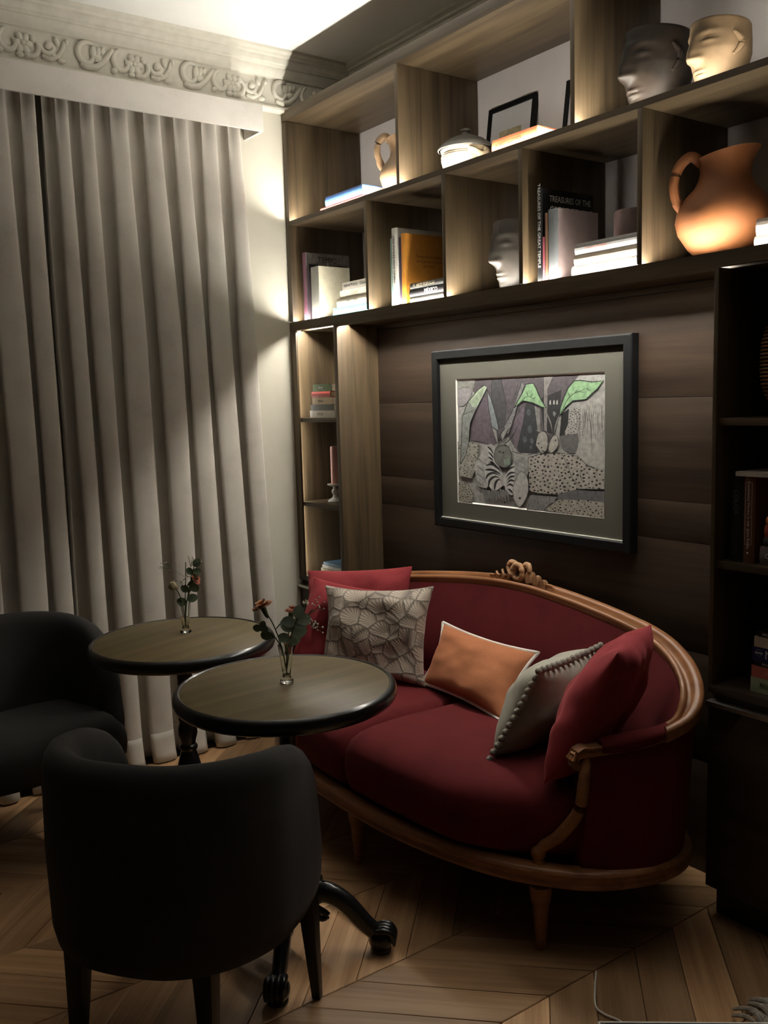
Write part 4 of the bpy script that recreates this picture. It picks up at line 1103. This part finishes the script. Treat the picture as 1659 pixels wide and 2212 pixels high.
# tapered fluted legs
for dx, y in ((-.70, -.475), (0.0, -.600), (.70, -.475), (-.68, .03), (.68, .03)):
    mb = MB(); mb.lathe([(0.012, 0.0), (0.016, 0.012), (0.014, 0.022), (0.024, 0.135), (0.028, 0.142), (0.026, 0.150), (0.030, 0.156), (0.030, 0.185)], 16, (SC + dx, y, 0))
    mb.build('leg', sofa_wd, sofa, smooth=True, angle=50)
# carved bow crest
cr = MB()
cz, cyy = 0.862, 0.122
CX = SC + 0.014
ringp = [Vector((CX + 0.024 * math.cos(a), cyy - 0.010, cz + 0.010 + 0.026 * math.sin(a))) for a in [2 * PI * i / 32 for i in range(33)]]
cr.tube(ringp, [0.0095 + 0.0022 * abs(math.sin(4 * 2 * PI * i / 32)) for i in range(33)], 8, caps=False, up=Vector((0, 1, 0)))
for sgn in (-1, 1):
    # ruffled ribbon tapering away from the ring: a pleated strip with real thickness
    n = 60; rows = []
    for i in range(n):
        t = i / (n - 1)
        x = CX + sgn * (0.022 + 0.138 * t)
        env = (1 - t) ** 0.8
        ph = 2 * PI * t * 4.3
        lift = 0.005 + 0.046 * env * (0.62 + 0.38 * math.cos(ph))
        yy = cyy + 0.013 * (0.35 + 0.65 * env) * math.sin(ph)
        xs = sgn * 0.007 * env * math.sin(ph + 0.9)
        zb = 0.8385 - 0.15 * ((x - SC) ** 2)
        th = 0.0035
        rows.append([Vector((x, yy - th, zb)), Vector((x, yy + th, zb)), Vector((x + xs, yy + th, zb + lift)), Vector((x + xs, yy - th - 0.002, zb + lift))])
    cr.loft(rows)
    lobe = catmull([(CX + sgn * .018, cyy, cz + .022), (CX + sgn * .026, cyy + .003, cz + .036), (CX + sgn * .044, cyy, cz + .038), (CX + sgn * .054, cyy - .004, cz + .022), (CX + sgn * .046, cyy - .006, cz + .004)], 16)
    cr.tube(lobe, [0.007, .008, .009, .010, .011, .011, .011, .011, .011, .010, .010, .009, .009, .008, .008, .007], 8)
cr.build('bow_crest', wood('pale_carved_wood', (0.36, 0.19, 0.095), (0.50, 0.29, 0.155), 'x', rough=0.5, bump=0.05), sofa, smooth=True, angle=70)

# ================================================================== CUSHIONS
def pillow(label, mt, TL, TR, BR, BL, thick, seed=0, n=26, wr=0.010, pinch=0.05, name='cushion', group='sofa cushions'):
    TL, TR, BR, BL = map(Vector, (TL, TR, BR, BL))
    base = (BL + BR) / 2
    r = thing(name, label, 'cushion', (base.x, base.y, min(BL.z, BR.z)), 0, group)
    nrm = (TR - TL).cross(BL - TL).normalized()
    def P(u, v, s):
        uu, vv = 2 * u - 1, 2 * v - 1
        # edges bow inwards between the corners
        u2 = 0.5 + 0.5 * uu * (1 - pinch * (1 - vv * vv) * abs(uu) ** 3)
        v2 = 0.5 + 0.5 * vv * (1 - pinch * (1 - uu * uu) * abs(vv) ** 3)
        p = TL.lerp(TR, u2).lerp(BL.lerp(BR, u2), v2)
        h = (max(0, 1 - abs(uu) ** 2.6) * max(0, 1 - abs(vv) ** 2.6)) ** 0.62
        w = noise.noise(Vector((u * 3.1 + seed, v * 3.1, s * 2.0 + seed * .3))) * wr * (0.3 + h) * 1.6 + noise.noise(Vector((u * 8 + seed, v * 8, s + 4.0))) * wr * 0.5
        edge = max(abs(uu), abs(vv))
        if edge > 0.999: w *= 0.3
        return p + nrm * (s * (h * thick * 0.5) + w)
    mb = MB(); vs = []; uvs = []
    for s in (1, -1):
        for j in range(n + 1):
            for i in range(n + 1):
                on = i in (0, n) or j in (0, n)
                vs.append(P(i / n, j / n, s if not on else 0)); uvs.append((i / n, 1 - j / n))
    fs = []
    K = (n + 1) * (n + 1)
    idx = lambda i, j, s: (s * K + j * (n + 1) + i) if not (s and (i in (0, n) or j in (0, n))) else j * (n + 1) + i
    for s in (0, 1):
        for j in range(n):
            for i in range(n):
                q = (idx(i, j, s), idx(i + 1, j, s), idx(i + 1, j + 1, s), idx(i, j + 1, s))
                fs.append(q if s == 0 else q[::-1])
    used = sorted({k for f in fs for k in f}); remap = {k: i for i, k in enumerate(used)}
    mb.add([vs[k] for k in used], [tuple(remap[k] for k in f) for f in fs]); mb.uv = [uvs[k] for k in used]
    o = mb.build('cover', mt, r, smooth=True, angle=180)
    sub = o.modifiers.new('smooth', 'SUBSURF'); sub.levels = 1; sub.render_levels = 1
    edge_pts = [P(i / n, 0, 0) for i in range(n)] + [P(1, j / n, 0) for j in range(n)] + [P(1 - i / n, 1, 0) for i in range(n)] + [P(0, 1 - j / n, 0) for j in range(n)]
    return r, edge_pts, nrm
def fan_fabric():
    mt, nt, b = _new('beige_fan_jacquard')
    tc = nt.nodes.new('ShaderNodeTexCoord')
    mp = nt.nodes.new('ShaderNodeMapping'); mp.inputs['Scale'].default_value = (7.5, 7.0, 1)
    nt.links.new(tc.outputs['UV'], mp.inputs[0])
    v1 = nt.nodes.new('ShaderNodeTexVoronoi'); v1.feature = 'DISTANCE_TO_EDGE'; v1.inputs['Scale'].default_value = 1.0; v1.inputs['Randomness'].default_value = 0.75
    v2 = nt.nodes.new('ShaderNodeTexVoronoi'); v2.feature = 'F1'; v2.inputs['Scale'].default_value = 1.0; v2.inputs['Randomness'].default_value = 0.75
    nt.links.new(mp.outputs[0], v1.inputs['Vector']); nt.links.new(mp.outputs[0], v2.inputs['Vector'])
    # ribs radiating from the foot of each fan
    sb = nt.nodes.new('ShaderNodeVectorMath'); sb.operation = 'SUBTRACT'
    nt.links.new(mp.outputs[0], sb.inputs[0]); nt.links.new(v2.outputs['Position'], sb.inputs[1])
    ad = nt.nodes.new('ShaderNodeVectorMath'); ad.operation = 'ADD'; ad.inputs[1].default_value = (-0.35, 0.35, 0)
    nt.links.new(sb.outputs[0], ad.inputs[0])
    sx = nt.nodes.new('ShaderNodeSeparateXYZ'); nt.links.new(ad.outputs[0], sx.inputs[0])
    at = nt.nodes.new('ShaderNodeMath'); at.operation = 'ARCTAN2'
    nt.links.new(sx.outputs[0], at.inputs[0]); nt.links.new(sx.outputs[1], at.inputs[1])
    ml = nt.nodes.new('ShaderNodeMath'); ml.operation = 'MULTIPLY'; ml.inputs[1].default_value = 26
    sn = nt.nodes.new('ShaderNodeMath'); sn.operation = 'SINE'
    nt.links.new(at.outputs[0], ml.inputs[0]); nt.links.new(ml.outputs[0], sn.inputs[0])
    r1 = _ramp(nt, v1.outputs['Distance'], (0.11, 0.085, 0.065), (0.36, 0.295, 0.235), 0.0, 0.075)
    mr = nt.nodes.new('ShaderNodeMapRange'); mr.inputs['From Min'].default_value = -1; mr.inputs['To Min'].default_value = 0.78; mr.inputs['To Max'].default_value = 1.22
    nt.links.new(sn.outputs[0], mr.inputs[0])
    hs = nt.nodes.new('ShaderNodeHueSaturation'); nt.links.new(r1.outputs[0], hs.inputs['Color']); nt.links.new(mr.outputs[0], hs.inputs['Value'])
    nt.links.new(hs.outputs[0], b.inputs['Base Color'])
    b.inputs['Roughness'].default_value = 0.55
    b.inputs['Sheen Weight'].default_value = 0.3
    mm = nt.nodes.new('ShaderNodeMath'); mm.operation = 'MINIMUM'; mm.inputs[1].default_value = 0.12
    nt.links.new(v1.outputs['Distance'], mm.inputs[0])
    ma = nt.nodes.new('ShaderNodeMath'); ma.operation = 'MULTIPLY_ADD'; ma.inputs[1].default_value = 0.018
    nt.links.new(sn.outputs[0], ma.inputs[0]); nt.links.new(mm.outputs[0], ma.inputs[2])
    _bump(nt, b, ma.outputs[0], 0.7, 0.02)
    return mt
pillow('large red cushion in the left corner behind the patterned one', red_cloth, (0.430, -0.215, 0.800), (0.850, 0.035, 0.842), (0.890, -0.050, 0.455), (0.520, -0.290, 0.455), 0.12, 1, wr=0.014, pinch=0.06)
pillow('red cushion slumped against the left arm beside the patterned one', red_cloth, (0.598, -0.285, 0.805), (0.860, -0.110, 0.760), (0.890, -0.200, 0.452), (0.630, -0.440, 0.452), 0.10, 5, wr=0.018, pinch=0.05)
pillow('beige fan patterned cushion', fan_fabric(), (0.700, -0.300, 0.790), (1.112, -0.065, 0.815), (1.180, -0.170, 0.452), (0.800, -0.400, 0.452), 0.12, 9, wr=0.018, pinch=0.13)
r, ep, nr = pillow('apricot lumbar cushion with white piping', orange_cloth, (1.092, -0.020, 0.660), (1.572, 0.000, 0.640), (1.618, -0.205, 0.456), (1.130, -0.160, 0.462), 0.13, 13, wr=0.008, pinch=0.12)
mb = MB(); mb.tube(ep + [ep[0]], 0.0060, 7, caps=False); mb.build('piping', white_cord, r, smooth=True)
r, ep, nr = pillow('sage grey cushion edged with pompoms', grey_cloth, (1.835, 0.000, 0.715), (1.925, -0.355, 0.725), (1.815, -0.440, 0.462), (1.700, -0.085, 0.462), 0.17, 17, wr=0.012, pinch=0.05)
pom = mat('grey_pompom', (0.32, 0.30, 0.26), 0.95, 0.25, 300, 0.5)
pv = MB(); pv.ball((0, 0, 0), 0.0105, 10, 7)
pme = bpy.data.meshes.new('pompom'); pme.from_pydata([tuple(p) for p in pv.v], [], pv.f); pme.shade_smooth(); pme.materials.append(pom)
for i in range(0, len(ep), 2):
    o = bpy.data.objects.new('pompom', pme); COL.objects.link(o); o.parent = r
    c = sum(ep, Vector()) / len(ep)
    o.location = ep[i] + (ep[i] - c).normalized() * 0.007 - r.location
pillow('red cushion propped against the right arm', red_cloth, (2.045, -0.010, 0.835), (2.160, -0.300, 0.825), (2.040, -0.465, 0.456), (1.910, -0.150, 0.456), 0.16, 23, wr=0.018, pinch=0.05)

# ================================================================== TABLES
top_w = wood('smoked_oak_top', (0.105, 0.078, 0.038), (0.180, 0.136, 0.068), 'y', rough=0.40, bump=0.03, spec=0.22)
def make_table(label, x, y, rz):
    t = thing('bistro_table', label, 'table', (x, y, 0), rz, 'round bistro tables')
    mb = MB(); mb.lathe([(0.0, 0.728), (0.278, 0.728), (0.278, 0.7495), (0.276, 0.7505), (0.0, 0.7505)], 96, caps=False)
    mb.build('top', top_w, t, local=True, smooth=True, angle=30)
    mb = MB(); mb.lathe([(0.2785, 0.726), (0.2785, 0.7500), (0.283, 0.7525), (0.289, 0.751), (0.2945, 0.745), (0.2975, 0.736), (0.2975, 0.726), (0.294, 0.717), (0.286, 0.711), (0.278, 0.709), (0.262, 0.709), (0.262, 0.726)], 96, caps=False)
    mb.build('edge_ring', black_wd, t, local=True, smooth=True, angle=40)
    mb = MB(); mb.lathe([(0.050, 0.700), (0.110, 0.708), (0.110, 0.727), (0.020, 0.727)], 32); mb.build('mounting_plate', iron, t, local=True, smooth=True, angle=40)
    mb = MB(); mb.lathe([(0.030, 0.20), (0.036, 0.215), (0.028, 0.225), (0.024, 0.240), (0.030, 0.262), (0.038, 0.290), (0.039, 0.320), (0.031, 0.350), (0.024, 0.372), (0.030, 0.380), (0.030, 0.388), (0.023, 0.395), (0.026, 0.410), (0.032, 0.430), (0.030, 0.452), (0.024, 0.470), (0.028, 0.478), (0.028, 0.486), (0.022, 0.492), (0.023, 0.560), (0.025, 0.640), (0.028, 0.680), (0.040, 0.700)], 28)
    mb.build('column', iron, t, local=True, smooth=True, angle=50)
    mb = MB(); mb.lathe([(0.018, 0.085), (0.040, 0.092), (0.048, 0.110), (0.046, 0.170), (0.036, 0.190), (0.032, 0.205)], 28); mb.build('hub', iron, t, local=True, smooth=True, angle=50)
    for k in range(4):
        a = PI / 4 + k * PI / 2
        d = Vector((math.cos(a), math.sin(a), 0)); s = Vector((-d.y, d.x, 0)); up = Vector((0, 0, 1))
        lg = MB()
        path = catmull([d * 0.035 + up * 0.150, d * 0.085 + up * 0.165, d * 0.140 + up * 0.135, d * 0.190 + up * 0.080, d * 0.225 + up * 0.050], 18)
        lg.tube(path, [0.026 - 0.007 * i / 17 for i in range(18)], 10, flat=1.25)
        for o_ in (-0.010, 0.0, 0.010): lg.tube([p + s * o_ + up * (0.022 - 0.004 * i / 17) for i, p in enumerate(path)][1:-1], 0.0045, 6)
        for i in range(2, 16, 2): lg.ball(path[i] + up * 0.028, 0.005, 7, 5)
        lg.tube(catmull([d * 0.06 + up * 0.118, d * 0.09 + up * 0.098, d * 0.075 + up * 0.085, d * 0.06 + up * 0.095], 10), 0.009, 7)
        L = lg.build('leg', iron, t, local=True, smooth=True, angle=60)
        ft = MB(); c = d * 0.236
        ft.ball(c + up * 0.034, (0.034, 0.034, 0.034), 16, 10)
        ft.lathe([(0.024, 0.0), (0.028, 0.002), (0.028, 0.012), (0.020, 0.018)], 20, tuple(c))
        for j in (-1.5, -0.5, 0.5, 1.5):
            q = c + d * 0.020 + s * (j * 0.014)
            ft.tube(catmull([q - d * 0.034 + up * 0.062, q + up * 0.066, q + d * 0.016 + up * 0.048, q + d * 0.018 + up * 0.026], 10), [0.006, .0085, .009, .0085, .0085, .008, .0075, .007, .006, .004], 8)
        ft.build('paw_foot', iron, L, local=True, smooth=True, angle=60)
    return t
make_table('near round bistro table with black rim in front of the sofa', 1.622, -0.998, math.radians(3))
make_table('far round bistro table with black rim by the curtain', 0.968, -1.008, math.radians(20))

# ================================================================== CHAIRS
def make_chair(label, x, y, fwd_angle, group='charcoal tub chairs'):
    # local +y is forward
    t = thing('tub_chair', label, 'chair', (x, y, 0), fwd_angle - PI / 2, group)
    H = [(0, -.305, .768), (.115, -.290, .767), (.215, -.228, .763), (.280, -.125, .754), (.295, -.020, .736), (.294, .055, .708), (.290, .100, .668), (.285, .130, .600), (.281, .145, .520)]
    N = 97
    C = catmull([(-a, b, c) for a, b, c in reversed(H[1:])] + H, N)
    rings = []
    for i in range(N):
        tt = C[min(i + 1, N - 1)] - C[max(i - 1, 0)]; tt.z = 0; tt.normalize()
        n = Vector((tt.y, -tt.x, 0))
        if n.dot(Vector((0, 0.0, 0)) - Vector((C[i].x, C[i].y, 0))) < 0: n = -n
        zt = C[i].z; P0 = Vector((C[i].x, C[i].y, 0)); th = 0.078
        a = abs(i - N // 2) / (N // 2)
        if a > 0.9: th = 0.078 - 0.012 * (a - 0.9) / 0.1
        bz = 0.305
        e = 0.024
        sec = [(0.030, bz), (0.008, bz + 0.012), (0.000, bz + 0.050), (-0.004, (bz + zt) / 2), (0.000, zt - 0.050), (0.006, zt - 0.026), (0.018, zt - 0.008), (0.034, zt), (0.050, zt - 0.003), (0.066, zt - 0.014), (0.075, zt - 0.034), (0.080, zt - 0.07), (0.082, (zt + .42) / 2 - .02), (0.085, bz + 0.08), (0.085, bz)]
        rings.append([P0 + n * (d * th / 0.078) + Vector((0, 0, max(bz, min(z_, zt)) )) for d, z_ in sec])
    mb = MB(); mb.loft(rings); sh = mb.build('shell', chair_m, t, local=True, smooth=True, angle=70)
    # seat
    rings = []
    for k in range(25):
        u = k / 24; w = 0.236; x_ = -w + 2 * w * u
        e = min(u, 1 - u) / 0.07; dp = 0.022 * max(0, 1 - e) ** 2
        f = 0.268 - 0.035 * abs(2 * u - 1) ** 3; b = (-0.222 + 0.9 * x_ * x_) if abs(x_) < 0.205 else 0.150
        sec = [(f - 0.03, 0.306), (f - 0.004, 0.318), (f + 0.006, 0.360), (f + 0.004, 0.410 - dp), (f - 0.016, 0.438 - dp), (f - 0.06, 0.450 - dp), (f - 0.2, 0.456 - dp), (b + 0.06, 0.446 - dp), (b, 0.42 - dp), (b, 0.306)]
        rings.append([Vector((x_, y_, z_)) for y_, z_ in sec])
    mb = MB(); mb.loft(rings); mb.build('seat', chair_m, t, local=True, smooth=True, angle=60)
    for sx in (-1, 1):
        for (px, py, qx, qy) in ((.155, -.225, .165, -.245), (.238, .150, .250, .165)):
            mb = MB()
            def sq(cx, cy, h, z_): return [Vector((cx - h, cy - h, z_)), Vector((cx + h, cy - h, z_)), Vector((cx + h, cy + h, z_)), Vector((cx - h, cy + h, z_))]
            mb.loft([sq(sx * qx, qy, 0.011, 0.0), sq(sx * (px * .6 + qx * .4), py * .6 + qy * .4, 0.018, 0.19), sq(sx * px, py, 0.024, 0.345)])
            mb.build('leg', leg_m, t, local=True, bevel=0.003, smooth=True)
    return t
make_chair('charcoal tub chair in the foreground seen from behind', 1.750, -1.352, math.radians(128))
make_chair('charcoal tub chair at the left by the far table', 0.540, -1.405, math.radians(11))

# ================================================================== FLOWERS
glass_m = glass('clear_glass', (0.98, 1.0, 0.98))
stem_m = mat('green_stem', (0.075, 0.11, 0.045), 0.6, 0.2)
euc_m = mat('eucalyptus_leaf', (0.36, 0.46, 0.37), 0.6, 0.2, 20)
euc_d = mat('dark_leaf', (0.15, 0.21, 0.13), 0.6, 0.2, 20)
carn = mat('peach_petal', (0.68, 0.32, 0.17), 0.8, 0.2, 60, col2=(0.80, 0.46, 0.28))
carn2 = mat('coral_petal', (0.45, 0.15, 0.08), 0.8, 0.2, 60)
cream_f = mat('cream_petal', (0.42, 0.36, 0.22), 0.8, 0.25, 90)
gyp = mat('white_floret', (0.72, 0.66, 0.58), 0.8, 0.1)
def vase(label, x, y):
    r = thing('bud_vase', label, 'vase', (x, y, 0.7507), 0, 'glass bud vases')
    mb = MB(); mb.lathe([(0.0, 0.0), (0.0165, 0.0), (0.0185, 0.003), (0.0180, 0.008), (0.0120, 0.016), (0.0105, 0.022), (0.0135, 0.045), (0.0175, 0.075), (0.0210, 0.105), (0.0200, 0.1055), (0.0163, 0.075), (0.0123, 0.045), (0.0085, 0.024), (0.006, 0.018), (0.0, 0.016)], 32, caps=False)
    mb.build('glass', glass_m, r, local=True, smooth=True, angle=60)
    return r
def bloom_mesh(R, npet, material, seed, cup=0.5, nrings=4):
    rn = random.Random(seed); mb = MB()
    for k in range(nrings):
        f = (k + 1) / nrings; cnt = int(npet * (0.5 + f))
        for i in range(cnt):
            a = 2 * PI * (i + rn.random() * .6) / cnt; l = R * (0.35 + 0.65 * f) * rn.uniform(.85, 1.1); tilt = (1 - f) * 1.2 + 0.10 + rn.uniform(-.12, .12)
            wdt = l * 0.55
            d = Vector((math.cos(a), math.sin(a), 0)); s = Vector((-d.y, d.x, 0)); up = Vector((0, 0, 1))
            rows = []
            for u in (0.0, 0.4, 0.75, 1.0):
                row = []
                for w_ in (-1, -.5, 0, .5, 1):
                    ww = wdt * (0.25 + 0.75 * u) * w_
                    ruff = (0.10 * l) * u * (1 if int((w_ + 1) * 2) % 2 else -1) * rn.uniform(.5, 1.2)
                    row.append(d * (l * u * math.cos(tilt) * (1 - 0.12 * w_ * w_)) + s * ww + up * (l * u * math.sin(tilt) * 0.8 + ruff + (0.012 if k < 2 else 0.006)))
                rows.append(row)
            mb.loft(rows, closed=False, caps=False)
    return mb
def place(mb, M):
    mb.v = [M @ p for p in mb.v]; return mb
def align(d):
    return Vector((0, 0, 1)).rotation_difference(Vector(d).normalized()).to_matrix().to_4x4()
def off(du, dv, k, fw=0.0):
    # horizontal fan-out, height and depth offsets in metres
    return RV * (du * k) + Vector((0, 0, -dv * k)) + Vector((0.81, -0.585, 0)) * fw
def stemmed(name, label, cat, base, tipo, parts, group, bend=0.012):
    """parts(root, tip, direction) adds the flower parts"""
    r = thing(name, label, cat, base, 0, group)
    tip = Vector(tipo)
    midp = Vector((tip.x * 0.18, tip.y * 0.18, 0.095))
    path = catmull([Vector((-tip.x * 0.03, -tip.y * 0.03, 0.020)), midp, midp.lerp(tip, 0.5) + Vector((bend * .3, 0, bend)), tip], 18)
    mb = MB(); mb.tube(path, [0.0018] * 18, 6); mb.build('stem', stem_m, r, local=True, smooth=True)
    parts(r, path)
    return r
def leaf_mb(pos, d, size, nrm, w=0.85, fold=0.15):
    d = Vector(d).normalized(); nrm = Vector(nrm).normalized(); s = d.cross(nrm).normalized(); nrm = s.cross(d)
    mb = MB(); rows = []
    for k in range(9):
        u = k / 8; hw = size * 0.5 * w * math.sin(PI * (0.06 + 0.90 * u)) ** 0.6
        c = Vector(pos) + d * (size * u) - nrm * (0.12 * size * u * u)
        rows.append([c - s * hw + nrm * hw * fold, c - s * hw * .5 + nrm * hw * fold * .3, c, c + s * hw * .5 + nrm * hw * fold * .3, c + s * hw + nrm * hw * fold])
    mb.loft(rows, closed=False, caps=False); return mb
def carnation(material, R, dirv, seed):
    def f(r, path):
        tip = path[-1]; M = Matrix.Translation(tip) @ align(dirv)
        mb = MB(); mb.lathe([(0.002, -0.028), (0.0055, -0.020), (0.0070, -0.008), (0.0075, 0.004)], 12); place(mb, M).build('calyx', stem_m, r, local=True, smooth=True)
        place(bloom_mesh(R, 9, material, seed), M).build('bloom', material, r, local=True, smooth=True, angle=180)
        for q in (0.45, 0.62):
            p = path[int(q * 17)]
            leaf_mb(p, Vector((0.4, 0.6, 0.8)), 0.028, (1, -1, 0), 0.12).build('leaf', stem_m, r, local=True, smooth=True)
    return f
def eucalyptus(leaves, material):
    def f(r, path):
        for (q, d, s, n) in leaves:
            p = path[min(17, int(q * 17))]
            o = leaf_mb(p, d, s, n).build('leaf', material, r, local=True, smooth=True, angle=180)
    return f
def gypsophila(clusters, k, rad, cnt, seed):
    def f(r, path):
        rn = random.Random(seed); tip = path[-1]
        st = MB(); fl2 = MB()
        for c in clusters:
            c = Vector(c)
            for i in range(cnt):
                p = c + Vector((rn.gauss(0, rad), rn.gauss(0, rad), rn.gauss(0, rad * .9)))
                st.tube([path[12], path[12].lerp(c, .6), p], 0.0005, 4)
                fl2.ball(p, rn.uniform(.0018, .0030), 7, 5)
        st.build('branchlets', stem_m, r, local=True); tag(fl2.build('florets', gyp, r, local=True, smooth=True), kind='stuff')
    return f
CAMD = Vector((0.80, -0.58, 0.15))
K = 0.00119
vx, vy = 1.612, -0.988
vase('slim glass bud vase on the near table', vx, vy)
B0 = (vx, vy, 0.7507)
stemmed('carnation', 'open peach carnation in the near vase', 'flower', B0, off(-46, -172, K), carnation(carn, 0.027, Vector((-0.25, -0.30, 0.95)), 3), 'flowers in the near vase')
stemmed('carnation', 'coral carnation half hidden by a leaf in the near vase', 'flower', B0, off(14, -156, K, -0.02), carnation(carn2, 0.017, Vector((0.1, 0.1, 1)), 4), 'flowers in the near vase')
lf = [(0.62, RV * -1 + Vector((0, 0, .3)), .024, CAMD), (0.75, RV * -.8 + Vector((0, 0, -.5)), .026, CAMD), (0.85, RV * -1 + Vector((0, 0, .8)), .024, CAMD), (0.93, RV * -.2 + Vector((0, 0, -1)), .026, CAMD), (1.0, RV * -1 + Vector((0, 0, .2)), .024, CAMD), (1.0, RV * .3 + Vector((0, 0, 1)), .022, CAMD)]
stemmed('eucalyptus_sprig', 'eucalyptus sprig reaching left in the near vase', 'foliage', B0, off(-52, -126, K), eucalyptus(lf, euc_d), 'flowers in the near vase')
lf = [(0.45, RV * .8 + Vector((0, 0, .5)), .034, CAMD), (0.50, RV * -.9 + Vector((0, 0, .3)), .032, CAMD), (0.62, RV * 1 + Vector((0, 0, .2)), .040, CAMD), (0.70, RV * -.7 + Vector((0, 0, .6)), .040, CAMD), (0.80, RV * 1 + Vector((0, 0, .5)), .044, CAMD), (0.86, RV * -1 + Vector((0, 0, .3)), .036, CAMD), (0.95, RV * 1 + Vector((0, 0, .1)), .038, CAMD), (1.0, RV * .2 + Vector((0, 0, 1)), .036, CAMD), (0.55, RV * .2 + Vector((0, 0, -.9)), .030, CAMD)]
stemmed('eucalyptus_sprig', 'large leaved grey green eucalyptus sprig in the near vase', 'foliage', B0, off(30, -150, K, 0.01), eucalyptus(lf, euc_m), 'flowers in the near vase')
stemmed('gypsophila', 'white gypsophila reaching right in the near vase', 'flower', B0, off(62, -165, K, -0.01), gypsophila([off(76, -175, K), off(46, -184, K), off(62, -138, K), off(70, -128, K)], K, 0.009, 9, 5), 'flowers in the near vase')
K = 0.00148
vx, vy = 0.914, -0.972
vase('slim glass bud vase on the far table', vx, vy)
B0 = (vx, vy, 0.7507)
def scabious(r, path):
    mb = MB(); rn = random.Random(2)
    mb.ball(path[-1], 0.014, 12, 8); 
    for i in range(40):
        a, b_ = rn.uniform(0, 6.28), rn.uniform(-.6, 1.4)
        d = Vector((math.cos(a) * math.cos(b_), math.sin(a) * math.cos(b_), math.sin(b_)))
        mb.ball(path[-1] + d * 0.013, 0.004, 6, 4)
    mb.build('bloom', cream_f, r, local=True, smooth=True)
stemmed('scabious', 'round cream seed head in the far vase', 'flower', B0, off(-23, -106, K), scabious, 'flowers in the far vase')
stemmed('carnation', 'small coral carnation in the far vase', 'flower', B0, off(24, -118, K), carnation(carn2, 0.018, Vector((0.5, 0.5, 0.5)), 8), 'flowers in the far vase')
lf = [(0.40, RV * -1 + Vector((0, 0, .3)), .034, CAMD), (0.45, RV * 1 + Vector((0, 0, .2)), .034, CAMD), (0.55, RV * -1 + Vector((0, 0, .6)), .030, CAMD), (0.68, RV * .5 + Vector((0, 0, -.6)), .036, CAMD), (0.75, RV * .8 + Vector((0, 0, .6)), .030, CAMD), (0.85, RV * -.6 + Vector((0, 0, .8)), .026, CAMD), (0.92, RV * 1 + Vector((0, 0, .1)), .026, CAMD), (1.0, RV * .6 + Vector((0, 0, .8)), .030, CAMD)]
stemmed('eucalyptus_sprig', 'dark eucalyptus sprig in the far vase', 'foliage', B0, off(26, -150, K), eucalyptus(lf, euc_d), 'flowers in the far vase')
stemmed('gypsophila', 'wispy gypsophila fanning out of the far vase', 'flower', B0, off(8, -160, K), gypsophila([off(-44, -158, K), off(26, -166, K), off(12, -128, K), off(-8, -112, K)], K, 0.010, 8, 6), 'flowers in the far vase')

# ================================================================== NEAR RIGHT CORNER
pf = thing('footstool', 'grey felt footstool with pale piping at the bottom right', 'stool', (2.98, -1.02, 0), math.radians(51.5))
mb = MB(); mb.box(-0.167, 0.30, -0.20, 0.165, 0.13, 0.447); mb.build('cushion', chair_m, pf, local=True, bevel=0.018, smooth=True)
mb = MB()
q = [(-0.165, -0.198, 0.440), (0.298, -0.198, 0.440), (0.298, 0.163, 0.440), (-0.165, 0.163, 0.440), (-0.165, -0.198, 0.440)]
mb.tube(q, 0.0035, 6); mb.build('piping', white_cord, pf, local=True, smooth=True)
for sx in (-0.135, 0.27):
    for sy in (-0.17, 0.135):
        mb = MB(); mb.lathe([(0.012, 0), (0.020, 0.135)], 12, (sx, sy, 0)); mb.build('leg', leg_m, pf, local=True, smooth=True)
fr = thing('fringed_throw', 'cream fringed throw trailing on the floor at the right edge', 'throw', (2.62, -0.22, 0))
wool = mat('cream_wool', (0.36, 0.33, 0.28), 0.95, 0.25, 120, 0.4)
mb = MB(); rows = []
for j in range(13):
    row = []
    for i in range(13):
        u, v = i / 12, j / 12
        row.append(Vector((-0.02 + 0.34 * u, -0.10 + 0.26 * v, 0.012 + 0.14 * u ** 1.2 * (0.6 + 0.4 * math.sin(v * 9)) + 0.012 * math.sin(u * 14 + v * 5))))
    rows.append(row)
mb.loft(rows, closed=False, caps=False); th_ = mb.build('cloth', wool, fr, local=True, smooth=True, angle=180)
mdf = th_.modifiers.new('thickness', 'SOLIDIFY'); mdf.thickness = 0.008; mdf.offset = 1
rn = random.Random(9)
for i in range(20):
    v = i / 19; p = Vector((-0.02, -0.10 + 0.26 * v, 0.014)); mb = MB()
    e = Vector((-0.055 - rn.random() * .03, rn.uniform(-.03, .03), 0))
    mb.tube(catmull([p, p + e * .4 + Vector((0, 0, .014)), p + e * .8 + Vector((0, 0, .006)), p + e + Vector((0, 0.004, -.006))], 10), [0.006, .0065, .006, .006, .0055, .0055, .005, .0045, .004, .003], 6)
    mb.build('tassel', wool, fr, local=True, smooth=True)
cb = thing('pale_cord', 'thin pale cord lying on the parquet near the footstool', 'cord', (2.30, -0.53, 0))
mb = MB(); mb.tube(catmull([(2.21, -0.44, 0.004), (2.25, -0.49, 0.004), (2.30, -0.545, 0.004), (2.335, -0.555, 0.006), (2.38, -0.545, 0.006), (2.43, -0.56, 0.004), (2.48, -0.60, 0.004)], 40), 0.0025, 6); mb.build('cord', white_cord, cb, smooth=True)
